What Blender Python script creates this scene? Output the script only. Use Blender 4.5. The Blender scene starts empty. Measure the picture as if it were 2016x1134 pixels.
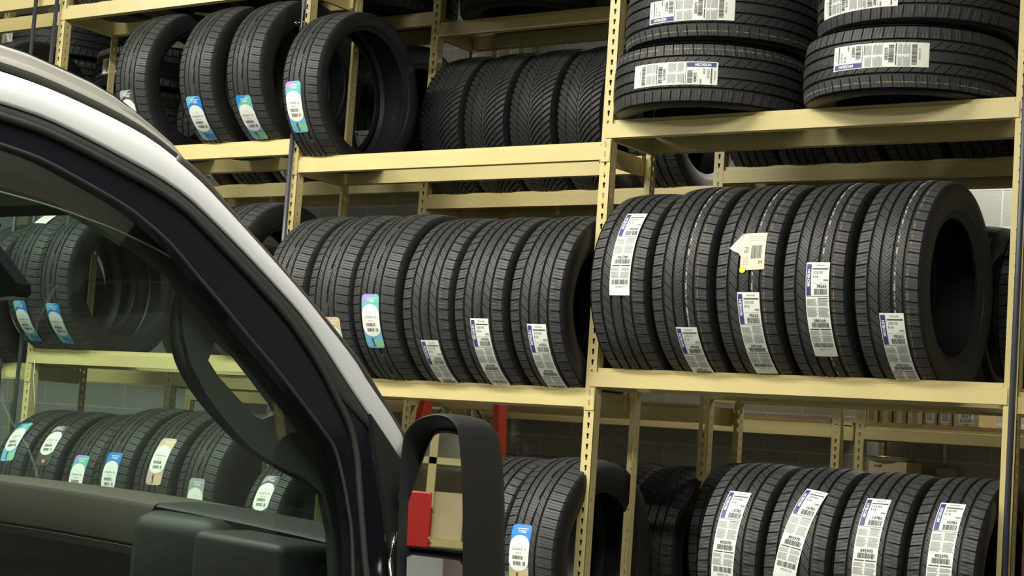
import bpy, bmesh, math, random
from mathutils import Vector, Matrix, Quaternion
PI = math.pi
rnd = random.Random(7)
scene = bpy.context.scene
COL = scene.collection
ZC = 1.45                                   # eye height; rack heights below are given relative to it

# ------------------------------------------------------------------ camera
cam_d = bpy.data.cameras.new('camera')
cam = bpy.data.objects.new('camera', cam_d)
COL.objects.link(cam)
r_ = Vector((0.82749951, 0.55719014, 0.06916438))
u_ = Vector((-0.00554242, -0.11507292, 0.99334158))
w_ = Vector((-0.56143908, 0.82237301, 0.0921346))
M = Matrix((r_, u_, -w_)).transposed().to_4x4()
M.translation = Vector((3.22223555, -5.25175123, ZC))
cam.matrix_world = M
cam_d.sensor_width = 36.0
cam_d.lens = 3350.0 / 2016 * 36.0
cam_d.clip_start = 0.05
scene.camera = cam

# ------------------------------------------------------------------ world, exposure
world = bpy.data.worlds.new('world')
scene.world = world
world.use_nodes = True
world.node_tree.nodes['Background'].inputs[0].default_value = (0.75, 0.82, 0.9, 1)
world.node_tree.nodes['Background'].inputs[1].default_value = 0.10
scene.view_settings.view_transform = 'Standard'
scene.view_settings.look = 'None'
scene.view_settings.exposure = -0.30
scene.view_settings.gamma = 1.0
scene.view_settings.use_curve_mapping = False

# ------------------------------------------------------------------ lamps of the garage (ceiling fixtures are built further down)
LAMPS = [(-3.9, -2.3, 430), (-0.9, -2.3, 430), (1.9, -3.4, 330), (-3.6, -5.6, 260), (-0.2, -5.6, 300), (3.6, -7.6, 150), (0.85, 2.45, 110)]
LAMP_Z = 4.35
def lamp_z(i): return 3.85 if i == 6 else LAMP_Z      # added aisle fixture, hung lower to brighten the block wall
def lamp_len(i): return 1.1 if i == 6 else 2.3
for i, (x, y, p) in enumerate(LAMPS):
    ld = bpy.data.lights.new('ceiling_lamp_light', 'AREA')
    ld.shape = 'RECTANGLE'
    ld.size, ld.size_y = lamp_len(i)-.1, 0.28
    ld.energy = p * 0.5
    ld.color = (1.0, 0.975, 0.86)
    lo = bpy.data.objects.new('ceiling_lamp_light', ld)
    lo.location = (x, y, lamp_z(i) - 0.09)
    COL.objects.link(lo)

# ------------------------------------------------------------------ materials
MATS = {}
def mat(name, col, rough=0.5, metal=0.0, spec=0.5, noise=0.0, nscale=8.0, bump=0.0, bscale=60.0, emit=None, coat=0.0, col2=None):
    if name in MATS:
        return MATS[name]
    m = bpy.data.materials.new(name)
    m.use_nodes = True
    nt = m.node_tree
    b = nt.nodes['Principled BSDF']
    b.inputs['Base Color'].default_value = (*col, 1)
    b.inputs['Roughness'].default_value = rough
    b.inputs['Metallic'].default_value = metal
    b.inputs['Specular IOR Level'].default_value = spec
    if coat:
        b.inputs['Coat Weight'].default_value = coat
        b.inputs['Coat Roughness'].default_value = 0.08
    if noise or bump:
        tc = nt.nodes.new('ShaderNodeTexCoord')
    if noise:
        n = nt.nodes.new('ShaderNodeTexNoise')
        n.inputs['Scale'].default_value = nscale
        n.inputs['Detail'].default_value = 6
        nt.links.new(tc.outputs['Object'], n.inputs['Vector'])
        r = nt.nodes.new('ShaderNodeValToRGB')
        c2 = col2 or tuple(c * (1 - noise) for c in col)
        r.color_ramp.elements[0].position = 0.35
        r.color_ramp.elements[1].position = 0.65
        r.color_ramp.elements[0].color = (*c2, 1)
        r.color_ramp.elements[1].color = (*col, 1)
        nt.links.new(n.outputs['Fac'], r.inputs['Fac'])
        nt.links.new(r.outputs['Color'], b.inputs['Base Color'])
    if bump:
        n2 = nt.nodes.new('ShaderNodeTexNoise')
        n2.inputs['Scale'].default_value = bscale
        n2.inputs['Detail'].default_value = 3
        nt.links.new(tc.outputs['Object'], n2.inputs['Vector'])
        bp = nt.nodes.new('ShaderNodeBump')
        bp.inputs['Strength'].default_value = bump
        bp.inputs['Distance'].default_value = 0.002
        nt.links.new(n2.outputs['Fac'], bp.inputs['Height'])
        nt.links.new(bp.outputs['Normal'], b.inputs['Normal'])
    if emit:
        b.inputs['Emission Color'].default_value = (*emit[:3], 1)
        b.inputs['Emission Strength'].default_value = emit[3]
    MATS[name] = m
    return m

RUBBER = mat('rubber_tread', (0.036, 0.037, 0.038), 0.55, spec=0.5, noise=0.25, nscale=5, bump=0.15, bscale=120)
RUBBER_SIDE = mat('rubber_sidewall', (0.015, 0.015, 0.016), 0.5, spec=0.4, noise=0.25, nscale=9, bump=0.1, bscale=50)
RUBBER_IN = mat('rubber_inner_liner', (0.012, 0.013, 0.016), 0.45, spec=0.4)
def stripe_mat(name, col):
    m = mat(name, col, 0.7)
    nt = m.node_tree
    b = nt.nodes['Principled BSDF']
    tc = nt.nodes.new('ShaderNodeTexCoord')
    n = nt.nodes.new('ShaderNodeTexNoise'); n.inputs['Scale'].default_value = 60; n.inputs['Detail'].default_value = 2
    nt.links.new(tc.outputs['Object'], n.inputs['Vector'])
    r = nt.nodes.new('ShaderNodeValToRGB')
    r.color_ramp.elements[0].position = 0.44; r.color_ramp.elements[1].position = 0.56
    r.color_ramp.elements[0].color = (0.06, 0.055, 0.05, 1); r.color_ramp.elements[1].color = (*col, 1)
    nt.links.new(n.outputs['Fac'], r.inputs['Fac'])
    nt.links.new(r.outputs['Color'], b.inputs['Base Color'])
    return m
ST_WHITE = stripe_mat('white_tread_stripe', (0.42, 0.41, 0.36))
ST_ORANGE = stripe_mat('orange_tread_stripe', (0.22, 0.13, 0.07))
ST_YELLOW = stripe_mat('yellow_tread_stripe', (0.30, 0.27, 0.15))
ST_GREEN = stripe_mat('green_tread_stripe', (0.05, 0.16, 0.15))
BEIGE = mat('beige_enamel', (0.61, 0.515, 0.235), 0.33, spec=0.5, noise=0.10, nscale=3.5, bump=0.05, bscale=25)
STEEL = mat('galvanised_steel', (0.55, 0.55, 0.52), 0.3, metal=0.9, noise=0.2, nscale=30)
CHROME = mat('chrome', (0.8, 0.8, 0.8), 0.12, metal=1.0)
BLACKPIPE = mat('black_painted_pipe', (0.045, 0.05, 0.065), 0.38)
PAPER = mat('sticker_paper', (0.80, 0.82, 0.76), 0.5)
PAPER2 = mat('manila_paper', (0.62, 0.60, 0.48), 0.6)
INK = mat('dark_ink', (0.05, 0.06, 0.06), 0.6)
GREYINK = mat('grey_ink', (0.42, 0.43, 0.42), 0.6)
NAVY = mat('navy_ink', (0.035, 0.045, 0.20), 0.5)
WHITEINK = mat('white_ink', (0.82, 0.84, 0.86), 0.5)

# ------------------------------------------------------------------ object helpers
def link(name, me, mats, parent=None, smooth=None):
    for m in mats:
        me.materials.append(m)
    o = bpy.data.objects.new(name, me)
    COL.objects.link(o)
    if parent is not None:
        o.parent = parent
    return o
def from_py(name, verts, faces, mats, parent=None, midx=None, smooth=0.0):
    me = bpy.data.meshes.new(name)
    me.from_pydata([tuple(v) for v in verts], [], faces)
    if midx:
        me.polygons.foreach_set('material_index', midx)
    if smooth:
        me.polygons.foreach_set('use_smooth', [True] * len(me.polygons))
        me.set_sharp_from_angle(angle=math.radians(smooth))
    me.update()
    return link(name, me, mats, parent)
def tag(o, label=None, cat=None, group=None, kind=None):
    if label: o['label'] = label
    if cat: o['category'] = cat
    if group: o['group'] = group
    if kind: o['kind'] = kind
    return o
def empty(name, loc=(0, 0, 0)):
    o = bpy.data.objects.new(name, None)
    o.location = loc
    o.empty_display_size = 0.05
    COL.objects.link(o)
    return o
class MB:
    """collects shapes, then links them as one mesh"""
    def __init__(s):
        s.bm = bmesh.new()
    def box(s, x0, x1, y0, y1, z0, z1, mi=0, bev=0.0):
        vs = [s.bm.verts.new(p) for p in ((x0,y0,z0),(x1,y0,z0),(x1,y1,z0),(x0,y1,z0),(x0,y0,z1),(x1,y0,z1),(x1,y1,z1),(x0,y1,z1))]
        fs = [s.bm.faces.new([vs[i] for i in f]) for f in ((0,3,2,1),(4,5,6,7),(0,1,5,4),(1,2,6,5),(2,3,7,6),(3,0,4,7))]
        for f in fs: f.material_index = mi
        if bev:
            es = list({e for f in fs for e in f.edges})
            r = bmesh.ops.bevel(s.bm, geom=es, offset=bev, segments=2, affect='EDGES', profile=0.5)
            for f in r['faces']: f.material_index = mi
        return s
    def prism(s, prof, axis, a, b, mi=0):
        """closed 2D profile extruded along an axis from a to b"""
        def P(p, t):
            return {'X': (t, p[0], p[1]), 'Y': (p[0], t, p[1]), 'Z': (p[0], p[1], t)}[axis]
        A = [s.bm.verts.new(P(p, a)) for p in prof]; B = [s.bm.verts.new(P(p, b)) for p in prof]
        n = len(prof)
        fs = [s.bm.faces.new((A[i], A[(i+1) % n], B[(i+1) % n], B[i])) for i in range(n)]
        fs.append(s.bm.faces.new(A[::-1])); fs.append(s.bm.faces.new(B))
        for f in fs: f.material_index = mi
        return s
    def tube(s, pts, rad, seg=10, mi=0, caps=True, squash=1.0, sq_axis=None):
        pts = [Vector(p) for p in pts]
        rings = []
        up = Vector((0, 0, 1))
        for i, p in enumerate(pts):
            d = (pts[min(i+1, len(pts)-1)] - pts[max(i-1, 0)]).normalized()
            a = d.cross(sq_axis or up)
            if a.length < 1e-3: a = d.cross(Vector((1, 0, 0)))
            a.normalize(); b = d.cross(a).normalized()
            r = rad[i] if isinstance(rad, (list, tuple)) else rad
            rings.append([s.bm.verts.new(p + a*math.cos(t)*r + b*math.sin(t)*r*squash) for t in [2*PI*k/seg for k in range(seg)]])
        for i in range(len(rings)-1):
            for k in range(seg):
                f = s.bm.faces.new((rings[i][k], rings[i][(k+1) % seg], rings[i+1][(k+1) % seg], rings[i+1][k]))
                f.material_index = mi; f.smooth = True
        if caps:
            for R in (rings[0][::-1], rings[-1]):
                f = s.bm.faces.new(R); f.material_index = mi
        return s
    def build(s, name, mats, parent=None, smooth=0):
        bmesh.ops.recalc_face_normals(s.bm, faces=s.bm.faces[:])
        me = bpy.data.meshes.new(name)
        s.bm.to_mesh(me); s.bm.free()
        if smooth:
            me.polygons.foreach_set('use_smooth', [True]*len(me.polygons))
            me.set_sharp_from_angle(angle=math.radians(smooth))
        return link(name, me, mats if isinstance(mats, (list, tuple)) else [mats], parent)

# ------------------------------------------------------------------ room shell
def block_mat():
    m = mat('painted_block_wall', (0.52, 0.53, 0.50), 0.85)
    nt = m.node_tree; b = nt.nodes['Principled BSDF']
    tc = nt.nodes.new('ShaderNodeTexCoord')
    sp = nt.nodes.new('ShaderNodeSeparateXYZ'); cb = nt.nodes.new('ShaderNodeCombineXYZ')
    nt.links.new(tc.outputs['Object'], sp.inputs[0])
    ad = nt.nodes.new('ShaderNodeMath'); ad.operation = 'ADD'
    nt.links.new(sp.outputs['X'], ad.inputs[0]); nt.links.new(sp.outputs['Y'], ad.inputs[1])
    nt.links.new(ad.outputs[0], cb.inputs[0]); nt.links.new(sp.outputs['Z'], cb.inputs[1])
    br = nt.nodes.new('ShaderNodeTexBrick')
    br.offset = 0.5
    br.inputs['Scale'].default_value = 1.0
    br.inputs['Brick Width'].default_value = 0.395
    br.inputs['Row Height'].default_value = 0.190
    br.inputs['Mortar Size'].default_value = 0.006
    br.inputs['Mortar Smooth'].default_value = 0.3
    br.inputs['Color1'].default_value = (0.42, 0.43, 0.41, 1)
    br.inputs['Color2'].default_value = (0.46, 0.47, 0.45, 1)
    br.inputs['Mortar'].default_value = (0.60, 0.61, 0.58, 1)
    nt.links.new(cb.outputs[0], br.inputs['Vector'])
    n = nt.nodes.new('ShaderNodeTexNoise'); n.inputs['Scale'].default_value = 90; n.inputs['Detail'].default_value = 4
    nt.links.new(tc.outputs['Object'], n.inputs['Vector'])
    mx = nt.nodes.new('ShaderNodeMix'); mx.data_type = 'RGBA'; mx.blend_type = 'MULTIPLY'
    mx.inputs['Factor'].default_value = 0.35
    nt.links.new(br.outputs['Color'], mx.inputs['A']); nt.links.new(n.outputs['Color'], mx.inputs['B'])
    nt.links.new(br.outputs['Color'], b.inputs['Base Color'])
    bp = nt.nodes.new('ShaderNodeBump'); bp.inputs['Strength'].default_value = 0.5; bp.inputs['Distance'].default_value = 0.004
    sm = nt.nodes.new('ShaderNodeMath'); sm.operation = 'MULTIPLY_ADD'; sm.inputs[1].default_value = 0.5
    nt.links.new(n.outputs['Fac'], sm.inputs[0]); nt.links.new(br.outputs['Fac'], sm.inputs[2])
    iv = nt.nodes.new('ShaderNodeMath'); iv.operation = 'MULTIPLY'; iv.inputs[1].default_value = 1.0
    nt.links.new(sm.outputs[0], iv.inputs[0]); nt.links.new(iv.outputs[0], bp.inputs['Height'])
    nt.links.new(bp.outputs['Normal'], b.inputs['Normal'])
    return m
BLOCK = block_mat()
FLOORM = mat('sealed_concrete', (0.13, 0.13, 0.125), 0.35, noise=0.25, nscale=1.5)
CEILM = mat('ceiling_paint', (0.22, 0.22, 0.22), 0.8)
WALLP = mat('cream_wall_paint', (0.42, 0.43, 0.38), 0.7, noise=0.1, nscale=1.0)
X0, X1, Y0, Y1, ZT = -9.0, 6.5, -11.0, 2.80, 4.8
def struct(name, m, *bx):
    o = MB().box(*bx).build(name, m); o['kind'] = 'structure'; return o
struct('floor', FLOORM, X0, X1, Y0, Y1+.2, -0.2, 0.0)
struct('ceiling', CEILM, X0, X1, Y0, Y1+.2, ZT, ZT+.2)
struct('wall_back', BLOCK, X0, X1, Y1, Y1+.2, 0, ZT)
struct('wall_left', WALLP, X0-.2, X0, Y0, Y1+.2, 0, ZT)
struct('wall_right', WALLP, X1, X1+.2, Y0, Y1+.2, 0, ZT)
struct('wall_front', WALLP, X0, X1, Y0-.2, Y0, 0, ZT)

# ceiling fixtures
FIXW = mat('white_fixture_enamel', (0.75, 0.75, 0.72), 0.4)
DIFF = mat('lit_diffuser', (0.9, 0.9, 0.85), 0.5, emit=(1.0, 0.96, 0.86, 6.0))
names = ['over the left rack bay', 'over the middle rack bay', 'over the van nose', 'behind the van on the left', 'behind the van', 'behind the viewer', 'in the aisle, added to brighten the block wall']
for i, (x, y, p) in enumerate(LAMPS):
    hl = lamp_len(i)/2; t = empty('ceiling_light', (x, y, lamp_z(i)))
    tag(t, 'long white ceiling light fixture hanging ' + names[i], 'ceiling light', 'ceiling lights')
    MB().prism([(-.16, 0), (.16, 0), (.10, .07), (-.10, .07)], 'X', -hl, hl).build('housing', FIXW, t)
    MB().box(-hl+.05, hl-.05, -.13, .13, -.03, -.002, bev=.008).build('diffuser', DIFF, t)
    for sx in (-hl*.7, hl*.7): MB().tube([(sx, 0, .07), (sx, 0, ZT-lamp_z(i))], .006, 6).build('hanger', STEEL, t)

# ------------------------------------------------------------------ rack steel
PITCH = 0.0381
def keyhole():
    pts = []
    for a in range(-50, 231, 35):
        t = math.radians(a); pts.append((0.0058*math.cos(t), 0.0045+0.0058*math.sin(t)))
    pts = pts[::1]
    pts += [(-0.0030, -0.010), (0.0, -0.0115), (0.0030, -0.010)]
    return pts
def slot():
    return [(0.0032*math.cos(t), 0.009*math.sin(t)) for t in [2*PI*k/12 for k in range(12)]]
def perforated(width, ncell, hole, t=0.0022, cx=None):
    """a steel strip standing in the XZ plane (x 0..width, y 0..t) with a hole per cell"""
    cx = width/2 if cx is None else cx
    n = len(hole)
    hs = sorted(hole, key=lambda p: math.atan2(p[1], p[0]))
    hw0, hw1, hh = cx, width-cx, PITCH/2
    outer = []
    for (x, z) in hs:
        a = math.atan2(z, x); c, s_ = math.cos(a), math.sin(a)
        k = min((hw1 if c > 0 else hw0)/max(abs(c), 1e-6), hh/max(abs(s_), 1e-6))
        outer.append([c*k, s_*k])
    for cxn, czn in ((hw1, hh), (-hw0, hh), (-hw0, -hh), (hw1, -hh)):
        j = min(range(n), key=lambda q: (outer[q][0]-cxn)**2+(outer[q][1]-czn)**2)
        outer[j] = [cxn, czn]
    V, F = [], []
    for c in range(ncell):
        z0 = (c+.5)*PITCH
        b = len(V)
        for y in (0, t):
            V += [(cx+p[0], y, z0+p[1]) for p in hs]
            V += [(cx+p[0], y, z0+p[1]) for p in outer]
        for i in range(n):
            j = (i+1) % n
            F.append((b+n+i, b+n+j, b+j, b+i))
            F.append((b+2*n+i, b+2*n+j, b+3*n+j, b+3*n+i))
            F.append((b+i, b+j, b+2*n+j, b+2*n+i))
    H = ncell*PITCH
    b = len(V)
    V += [(0,0,0),(0,t,0),(0,t,H),(0,0,H),(width,0,0),(width,t,0),(width,t,H),(width,0,H)]
    F += [(b,b+1,b+2,b+3),(b+4,b+7,b+6,b+5),(b,b+4,b+5,b+1),(b+3,b+2,b+6,b+7)]
    return V, F
NC = 103
PW, PD = 0.045, 0.040
_f = perforated(PW, NC, keyhole())
_s = perforated(PD, NC, slot())
def post_mesh(mirror_y):
    V = list(_f[0]); F = list(_f[1]); b = len(V)
    V += [(PW - y, x, z) for (x, y, z) in _s[0]]           # side flange goes back from the right edge
    F += [tuple(b+i for i in f) for f in _s[1]]
    if mirror_y:
        V = [(x, -y, z) for x, y, z in V]; F = [f[::-1] for f in F]
    me = bpy.data.meshes.new('upright_post'); me.from_pydata(V, [], F); me.update(); me.materials.append(BEIGE)
    return me
POST_F, POST_R = post_mesh(False), post_mesh(True)
XL = [-4.57, -3.045, -1.522, -0.012, 1.515, 2.45]           # left edges of the upright posts
BH = 0.068
def beam(parent, x0, x1, y, zt, back=False, h=BH):
    zt += ZC
    s = -1 if back else 1
    prof = [(0, -h), (0, -.016), (.011*s, -.013), (.011*s, 0), (.034*s, 0), (.034*s, -h), (.030*s, -h), (.030*s, -.004), (.014*s, -.004), (.014*s, -.016), (.004*s, -.020), (.004*s, -h)]
    o = MB().prism([(y+p[0], zt+p[1]) for p in prof], 'X', x0, x1).build('shelf_beam', BEIGE, parent)
    return o
def brace(parent, x, y0, y1, zt, h=BH):
    MB().box(x-.003, x, y0, y1, zt+ZC-h-.004, zt+ZC-.004, bev=.001).box(x-.016, x-.003, y0+.02, y1-.02, zt+ZC-h-.004, zt+ZC-h, 0).build('side_brace', BEIGE, parent)
def rack(name, label, yf, yr, xs, bays, group=None):
    """bays: {bay index: [shelf heights]}"""
    t = empty(name, ((xs[0]+xs[-1])/2, (yf+yr)/2, 0)); off = t.location
    tag(t, label, 'shelving rack', group)
    hold = []
    for x in xs:
        for me, y in ((POST_F, yf), (POST_R, yr)):
            o = bpy.data.objects.new('upright_post', me); COL.objects.link(o); o.location = (x, y, 0); hold.append(o)
    n0 = set(bpy.data.objects)
    for i, zs in bays.items():
        lo, hi = xs[i], xs[i+1]
        for z in zs:
            z, over = (z if isinstance(z, tuple) else (z, False))
            a, b = (lo+.016, hi+.013) if over else (lo+PW, hi)
            beam(None, a, b, yf-(.0045 if over else 0), z)
            beam(None, a, b, yr+(.0045 if over else 0), z, back=True)
            brace(None, lo+PW-.003, yf+.003, yr-.003, z-.003)
            brace(None, hi-.004, yf+.003, yr-.003, z-.003)
    for o in list(bpy.data.objects):
        if o not in n0 and o.parent is None: hold.append(o)
    for o in hold:
        o.parent = t
        o.matrix_parent_inverse = Matrix.Translation(-off)
    return t
SF = {0: [(1.99, False), 1.13, .225, -.69, -1.35], 1: [(1.908, True), (1.21, True), (.295, True), (-.61, True), (-1.35, True)],
      2: [2.06, 1.132, .227, -.69, -1.35], 3: [(2.12, True), (1.21, True), (.301, True), (-.61, True), (-1.35, True)], 4: [2.0, 1.13, .275]}
front = rack('front_tire_rack', 'beige steel front row of tire shelving with keyhole uprights, nearest the van', 0.0, 0.333, XL, SF)
SR = {0: [1.24, .25, -.69, -1.35], 1: [1.98, 1.20, .25, -.61, -1.35], 2: [1.922, 1.118, .219, -.69, -1.35], 3: [1.95, 1.192, .31, -.61, -1.35], 4: [1.95, 1.19, .3, -.69, -1.35]}
middle = rack('second_tire_rack', 'beige steel second row of tire shelving standing behind the front row', 0.89, 1.20, XL, SR)
S3 = {0: [.205, 1.25, -.69], 1: [.205, -.69, 1.25]}
r3a = rack('wall_rack', 'beige shelving unit by the block wall carrying cardboard boxes', 2.40, 2.70, [0.03, 1.60], {0: [.215, -.69]})
r3c = rack('wall_rack', 'beige shelving unit added to shade the block wall seen through the van glass', 2.40, 2.70, [-4.4, -2.29], {0: [.215, -.69]})  # extra unit added to keep the low wall behind the van glass dark
r3b = rack('wall_rack', 'beige shelving unit by the block wall, left of the boxed parts unit', 2.40, 2.70, [-2.2, -0.09], {0: [.215, -.69]})

# stamped clip plates with the letter S on the front uprights
_txt = {}
def text_mesh(s, bold=0.0):
    k = (s, bold)
    if k not in _txt:
        cu = bpy.data.curves.new('t', 'FONT'); cu.body = s; cu.size = 1.0; cu.align_x = 'CENTER'; cu.align_y = 'CENTER'
        cu.resolution_u = 2; cu.offset = bold
        ob = bpy.data.objects.new('t', cu); COL.objects.link(ob)
        bpy.context.view_layer.update()
        dg = bpy.context.evaluated_depsgraph_get()
        me = ob.evaluated_get(dg).to_mesh()
        V = [tuple(v.co[:2]) for v in me.vertices]; F = [tuple(p.vertices) for p in me.polygons]
        ob.evaluated_get(dg).to_mesh_clear()
        bpy.data.objects.remove(ob); bpy.data.curves.remove(cu)
        xs = [v[0] for v in V]; ys = [v[1] for v in V]
        cx, cy = (min(xs)+max(xs))/2, (min(ys)+max(ys))/2
        _txt[k] = ([(x-cx, y-cy) for x, y in V], F, max(xs)-min(xs), max(ys)-min(ys))
    return _txt[k]
STAMP = mat('stamp_pencil_mark', (0.14, 0.11, 0.06), 0.6)
def stamp_plate(x, z):
    """clip plate under a beam joint, with two stamped letters"""
    o = MB().box(x+.002, x+.041, -.0035, 0, z+ZC-.082, z+ZC).build('clip_plate', BEIGE, front)
    o.matrix_parent_inverse = Matrix.Translation(-front.location)
    V, F, w, h = text_mesh('S')
    for k in (0, 1):
        k2 = .018/h
        vs = [(x+.0215+a*k2*.8, -.0042, z+ZC-.018-k*.036+b*k2) for a, b in V]
        p = from_py('stamped_letter', vs, F, [STAMP], o)
for x, z in ((XL[3], 1.137), (XL[3], .229), (XL[1], .222), (XL[2], 1.137)):
    stamp_plate(x, z)
# letters on the second row posts
for x, z in ((XL[2], 1.05), (XL[3], 1.12)):
    V, F, w, h = text_mesh('S'); k2 = .016/h
    p = from_py('stamped_letter', [(x+.0215+a*k2*.8, .8893, z+ZC-.02+b*k2) for a, b in V], F, [STAMP], middle)
    p.matrix_parent_inverse = Matrix.Translation(-middle.location)

# ------------------------------------------------------------------ tires
def tire_mesh(name, R, W, r, style, npitch=58, stripes=()):
    h = R - r
    TW = W*0.435                                # half tread width
    def crown(x):
        return R - 0.008*(abs(x)/TW)**2.6
    cols = []                                  # (x, radius, region, material)
    def side(sgn):
        return [(sgn*.40*W, r, 's'), (sgn*.425*W, r+.012, 's'), (sgn*.43*W, r+.016, 's'), (sgn*.455*W, r+.20*h, 's'), (sgn*.46*W, r+.225*h, 's'), (sgn*.468*W, r+.23*h, 's'),
                (sgn*.492*W, r+.42*h, 's'), (sgn*.50*W, r+.56*h, 's'), (sgn*.497*W, r+.70*h, 's'), (sgn*.489*W, r+.80*h, 's'), (sgn*.481*W, r+.83*h, 's'), (sgn*.470*W, r+.885*h, 's')]
    if style == 'A':        # touring tread with thin diagonal-siped ribs and a lightning centre groove
        ribs = [(-1, -.66, 'shL'), (-.56, -.34, 'diag'), (-.27, .02, 'cen'), (.09, .31, 'diag'), (.40, 1, 'shR')]
    elif style == 'B':      # five wide ribs
        ribs = [(-1, -.62, 'shB'), (-.51, -.24, 'diagB'), (-.14, .16, 'cenB'), (.26, .52, 'diagB'), (.62, 1, 'shB')]
    else:                   # directional
        ribs = [(-1, -.62, 'dirO'), (-.58, -.05, 'dirI'), (.05, .58, 'dirI'), (.62, 1, 'dirO')]
    gd = 0.0095 if style != 'C' else 0.003
    colL = side(-1)
    tread = []
    for i, (a, b, reg) in enumerate(ribs):
        n = {'shL': 3, 'shR': 5, 'diag': 3, 'cen': 3, 'diagB': 4, 'cenB': 5, 'shB': 4, 'dirO': 5, 'dirI': 7}[reg]
        xs = [a + (b-a)*k/(n-1) for k in range(n)]
        for q in stripes:
            if a < q[0] < b:
                xs += [q[0]-q[1], q[0]+q[1]]
        xs = sorted(xs)
        for x in xs:
            tread.append((x*TW, crown(x*TW), reg))
        if i < len(ribs)-1:
            nx = ribs[i+1][0]
            for x in (b+.012, nx-.012):
                tread.append((x*TW, crown(x*TW)-gd, 'g'))
    colR = side(1)[::-1]
    inner = [(.365*W, r+.001, 'i'), (.37*W, r+.022, 'i'), (.44*W, r+.30*h, 'i'), (.465*W, r+.55*h, 'i'), (.43*W, R-.038, 'i'), (.36*W, R-.024, 'i'), (0, R-.017, 'i')]
    inner += [(-x, q, t) for x, q, t in inner[:-1][::-1]]
    prof = [(a, b, c) for a, b, c in colL] + [(-TW-.006, R-.022, 's')] + tread + [(TW+.006, R-.022, 's')] + [(a, b, c) for a, b, c in colR] + inner
    nc = len(prof)
    rows = [0, .025, .115, .14, .36, .39, .42, .68, .71, .74] if style != 'C' else [0, .05, .15, .20, .50, .55, .65, .70]
    nr = len(rows)
    depth = {}
    for reg, (maj, mnr) in {'shL': (.007, .0014), 'shR': (.0065, .0012), 'diag': (.0045, .0045), 'cen': (.001, .001), 'shB': (.007, .0008), 'diagB': (.0065, .0012), 'cenB': (.0024, .0024), 'dirO': (.008, .008), 'dirI': (.008, .008)}.items():
        if style == 'C':
            depth[reg] = [0, maj, maj, 0, 0, mnr, mnr, 0]
        elif reg == 'diag':
            depth[reg] = [0, maj, 0, 0, 0, mnr, 0, 0, mnr, 0]
        else:
            depth[reg] = [0, maj, maj, 0, 0, mnr, 0, 0, mnr, 0]
    def slant(x, reg):
        u = x/TW
        if style == 'C':
            return 0.10*abs(u) - 0.055*u*u if False else 0.115*math.sqrt(abs(u)+.02)*0.9 + 0.02*abs(u)
        if reg in ('diag',): return -(u+.3)*0.10 if u < 0 else -(u-.2)*0.10
        if reg == 'diagB': return (-(u+.38)*0.10 if u < 0 else -(u-.39)*0.12)
        if reg == 'cenB': return abs(u-.0)*0.12
        if reg == 'cen': return -(u+.1)*0.03
        if reg in ('shL', 'shR', 'shB'): return -abs(u)*0.012
        return 0.0
    V, F, MI = [], [], []
    zig = style == 'A'
    N = npitch
    stag = {0: 0.0}
    for p in range(N):
        for k in range(nr):
            ph = rows[k]
            zz = 0.0
            for (x, rad, reg) in prof:
                a = (p + ph)/N*2*PI
                xx = x
                if reg in depth:
                    edge = reg in ('shB', 'shR', 'shL') and (abs(abs(x)/TW-.62) < .012 or (style == 'A' and (abs(x/TW-.40) < .01 or abs(x/TW+.66) < .01)))
                    rad2 = rad - depth[reg][k]*(0.15 if edge else 1.0)
                    a += slant(x, reg)/R
                else:
                    rad2 = rad
                    if reg == 'g': a += 0
                if zig and reg in ('cen', 'g') and -.30*TW < x < .13*TW:
                    q = ((p*1.0+ph)/3.0) % 1.0
                    if x > -.1*TW: xx = x + TW*.055*((q-.5)*2 if q < .96 else 1-(q-.96)/.04*2)
                V.append((xx, -rad2*math.cos(a), rad2*math.sin(a)))
    tot = N*nr
    smat = {}
    for c in range(nc):
        c2 = (c+1) % nc
        mi = {'s': 1, 'i': 2}.get(prof[c][2], 0)
        if prof[c2][2] == 'i': mi = 2
        if prof[c][2] == 's' and prof[c2][2] not in 'si': mi = 1
        for qi, q in enumerate(stripes):
            if abs(prof[c][0]-(q[0]-q[1])*TW) < 1e-6 and abs(prof[c2][0]-(q[0]+q[1])*TW) < 1e-6: mi = 3+qi
        smat[c] = mi
    for i in range(tot):
        j = (i+1) % tot
        for c in range(nc):
            c2 = (c+1) % nc
            F.append((i*nc+c, j*nc+c, j*nc+c2, i*nc+c2)); MI.append(smat[c])
    me = bpy.data.meshes.new(name)
    me.from_pydata(V, [], F)
    me.polygons.foreach_set('material_index', MI)
    me.polygons.foreach_set('use_smooth', [True]*len(F))
    me.set_sharp_from_angle(angle=math.radians(28))
    me.update()
    for m in [RUBBER, RUBBER_SIDE, RUBBER_IN] + [q[2] for q in stripes]:
        me.materials.append(m)
    me['R'] = R; me['W'] = W
    return me
KIND = {
    'defend': tire_mesh('wide_rib_tire', .356, .238, .229, 'B', 56, [(.30, .022, ST_WHITE), (.70, .016, ST_ORANGE)]),
    'plain':  tire_mesh('plain_rib_tire', .347, .240, .232, 'B', 55),
    'small':  tire_mesh('small_rib_tire', .328, .238, .218, 'B', 53),
    'flat':   tire_mesh('stacked_rib_tire', .352, .226, .24, 'B', 60, [(-.84, .014, ST_YELLOW), (-.74, .012, ST_YELLOW)]),
    'gen':    tire_mesh('touring_tire', .356, .228, .236, 'A', 64),
    'gen2':   tire_mesh('touring_tire', .338, .205, .232, 'A', 62),
    'low':    tire_mesh('low_profile_tire', .338, .205, .256, 'A', 62),
    'teal':   tire_mesh('teal_line_tire', .353, .235, .23, 'A', 62, [(-.45, .05, ST_GREEN)]),
    'dirl':   tire_mesh('winter_tire', .345, .236, .23, 'C', 38),
}
TC = {'tire': 0}
TIRES = {}
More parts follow.
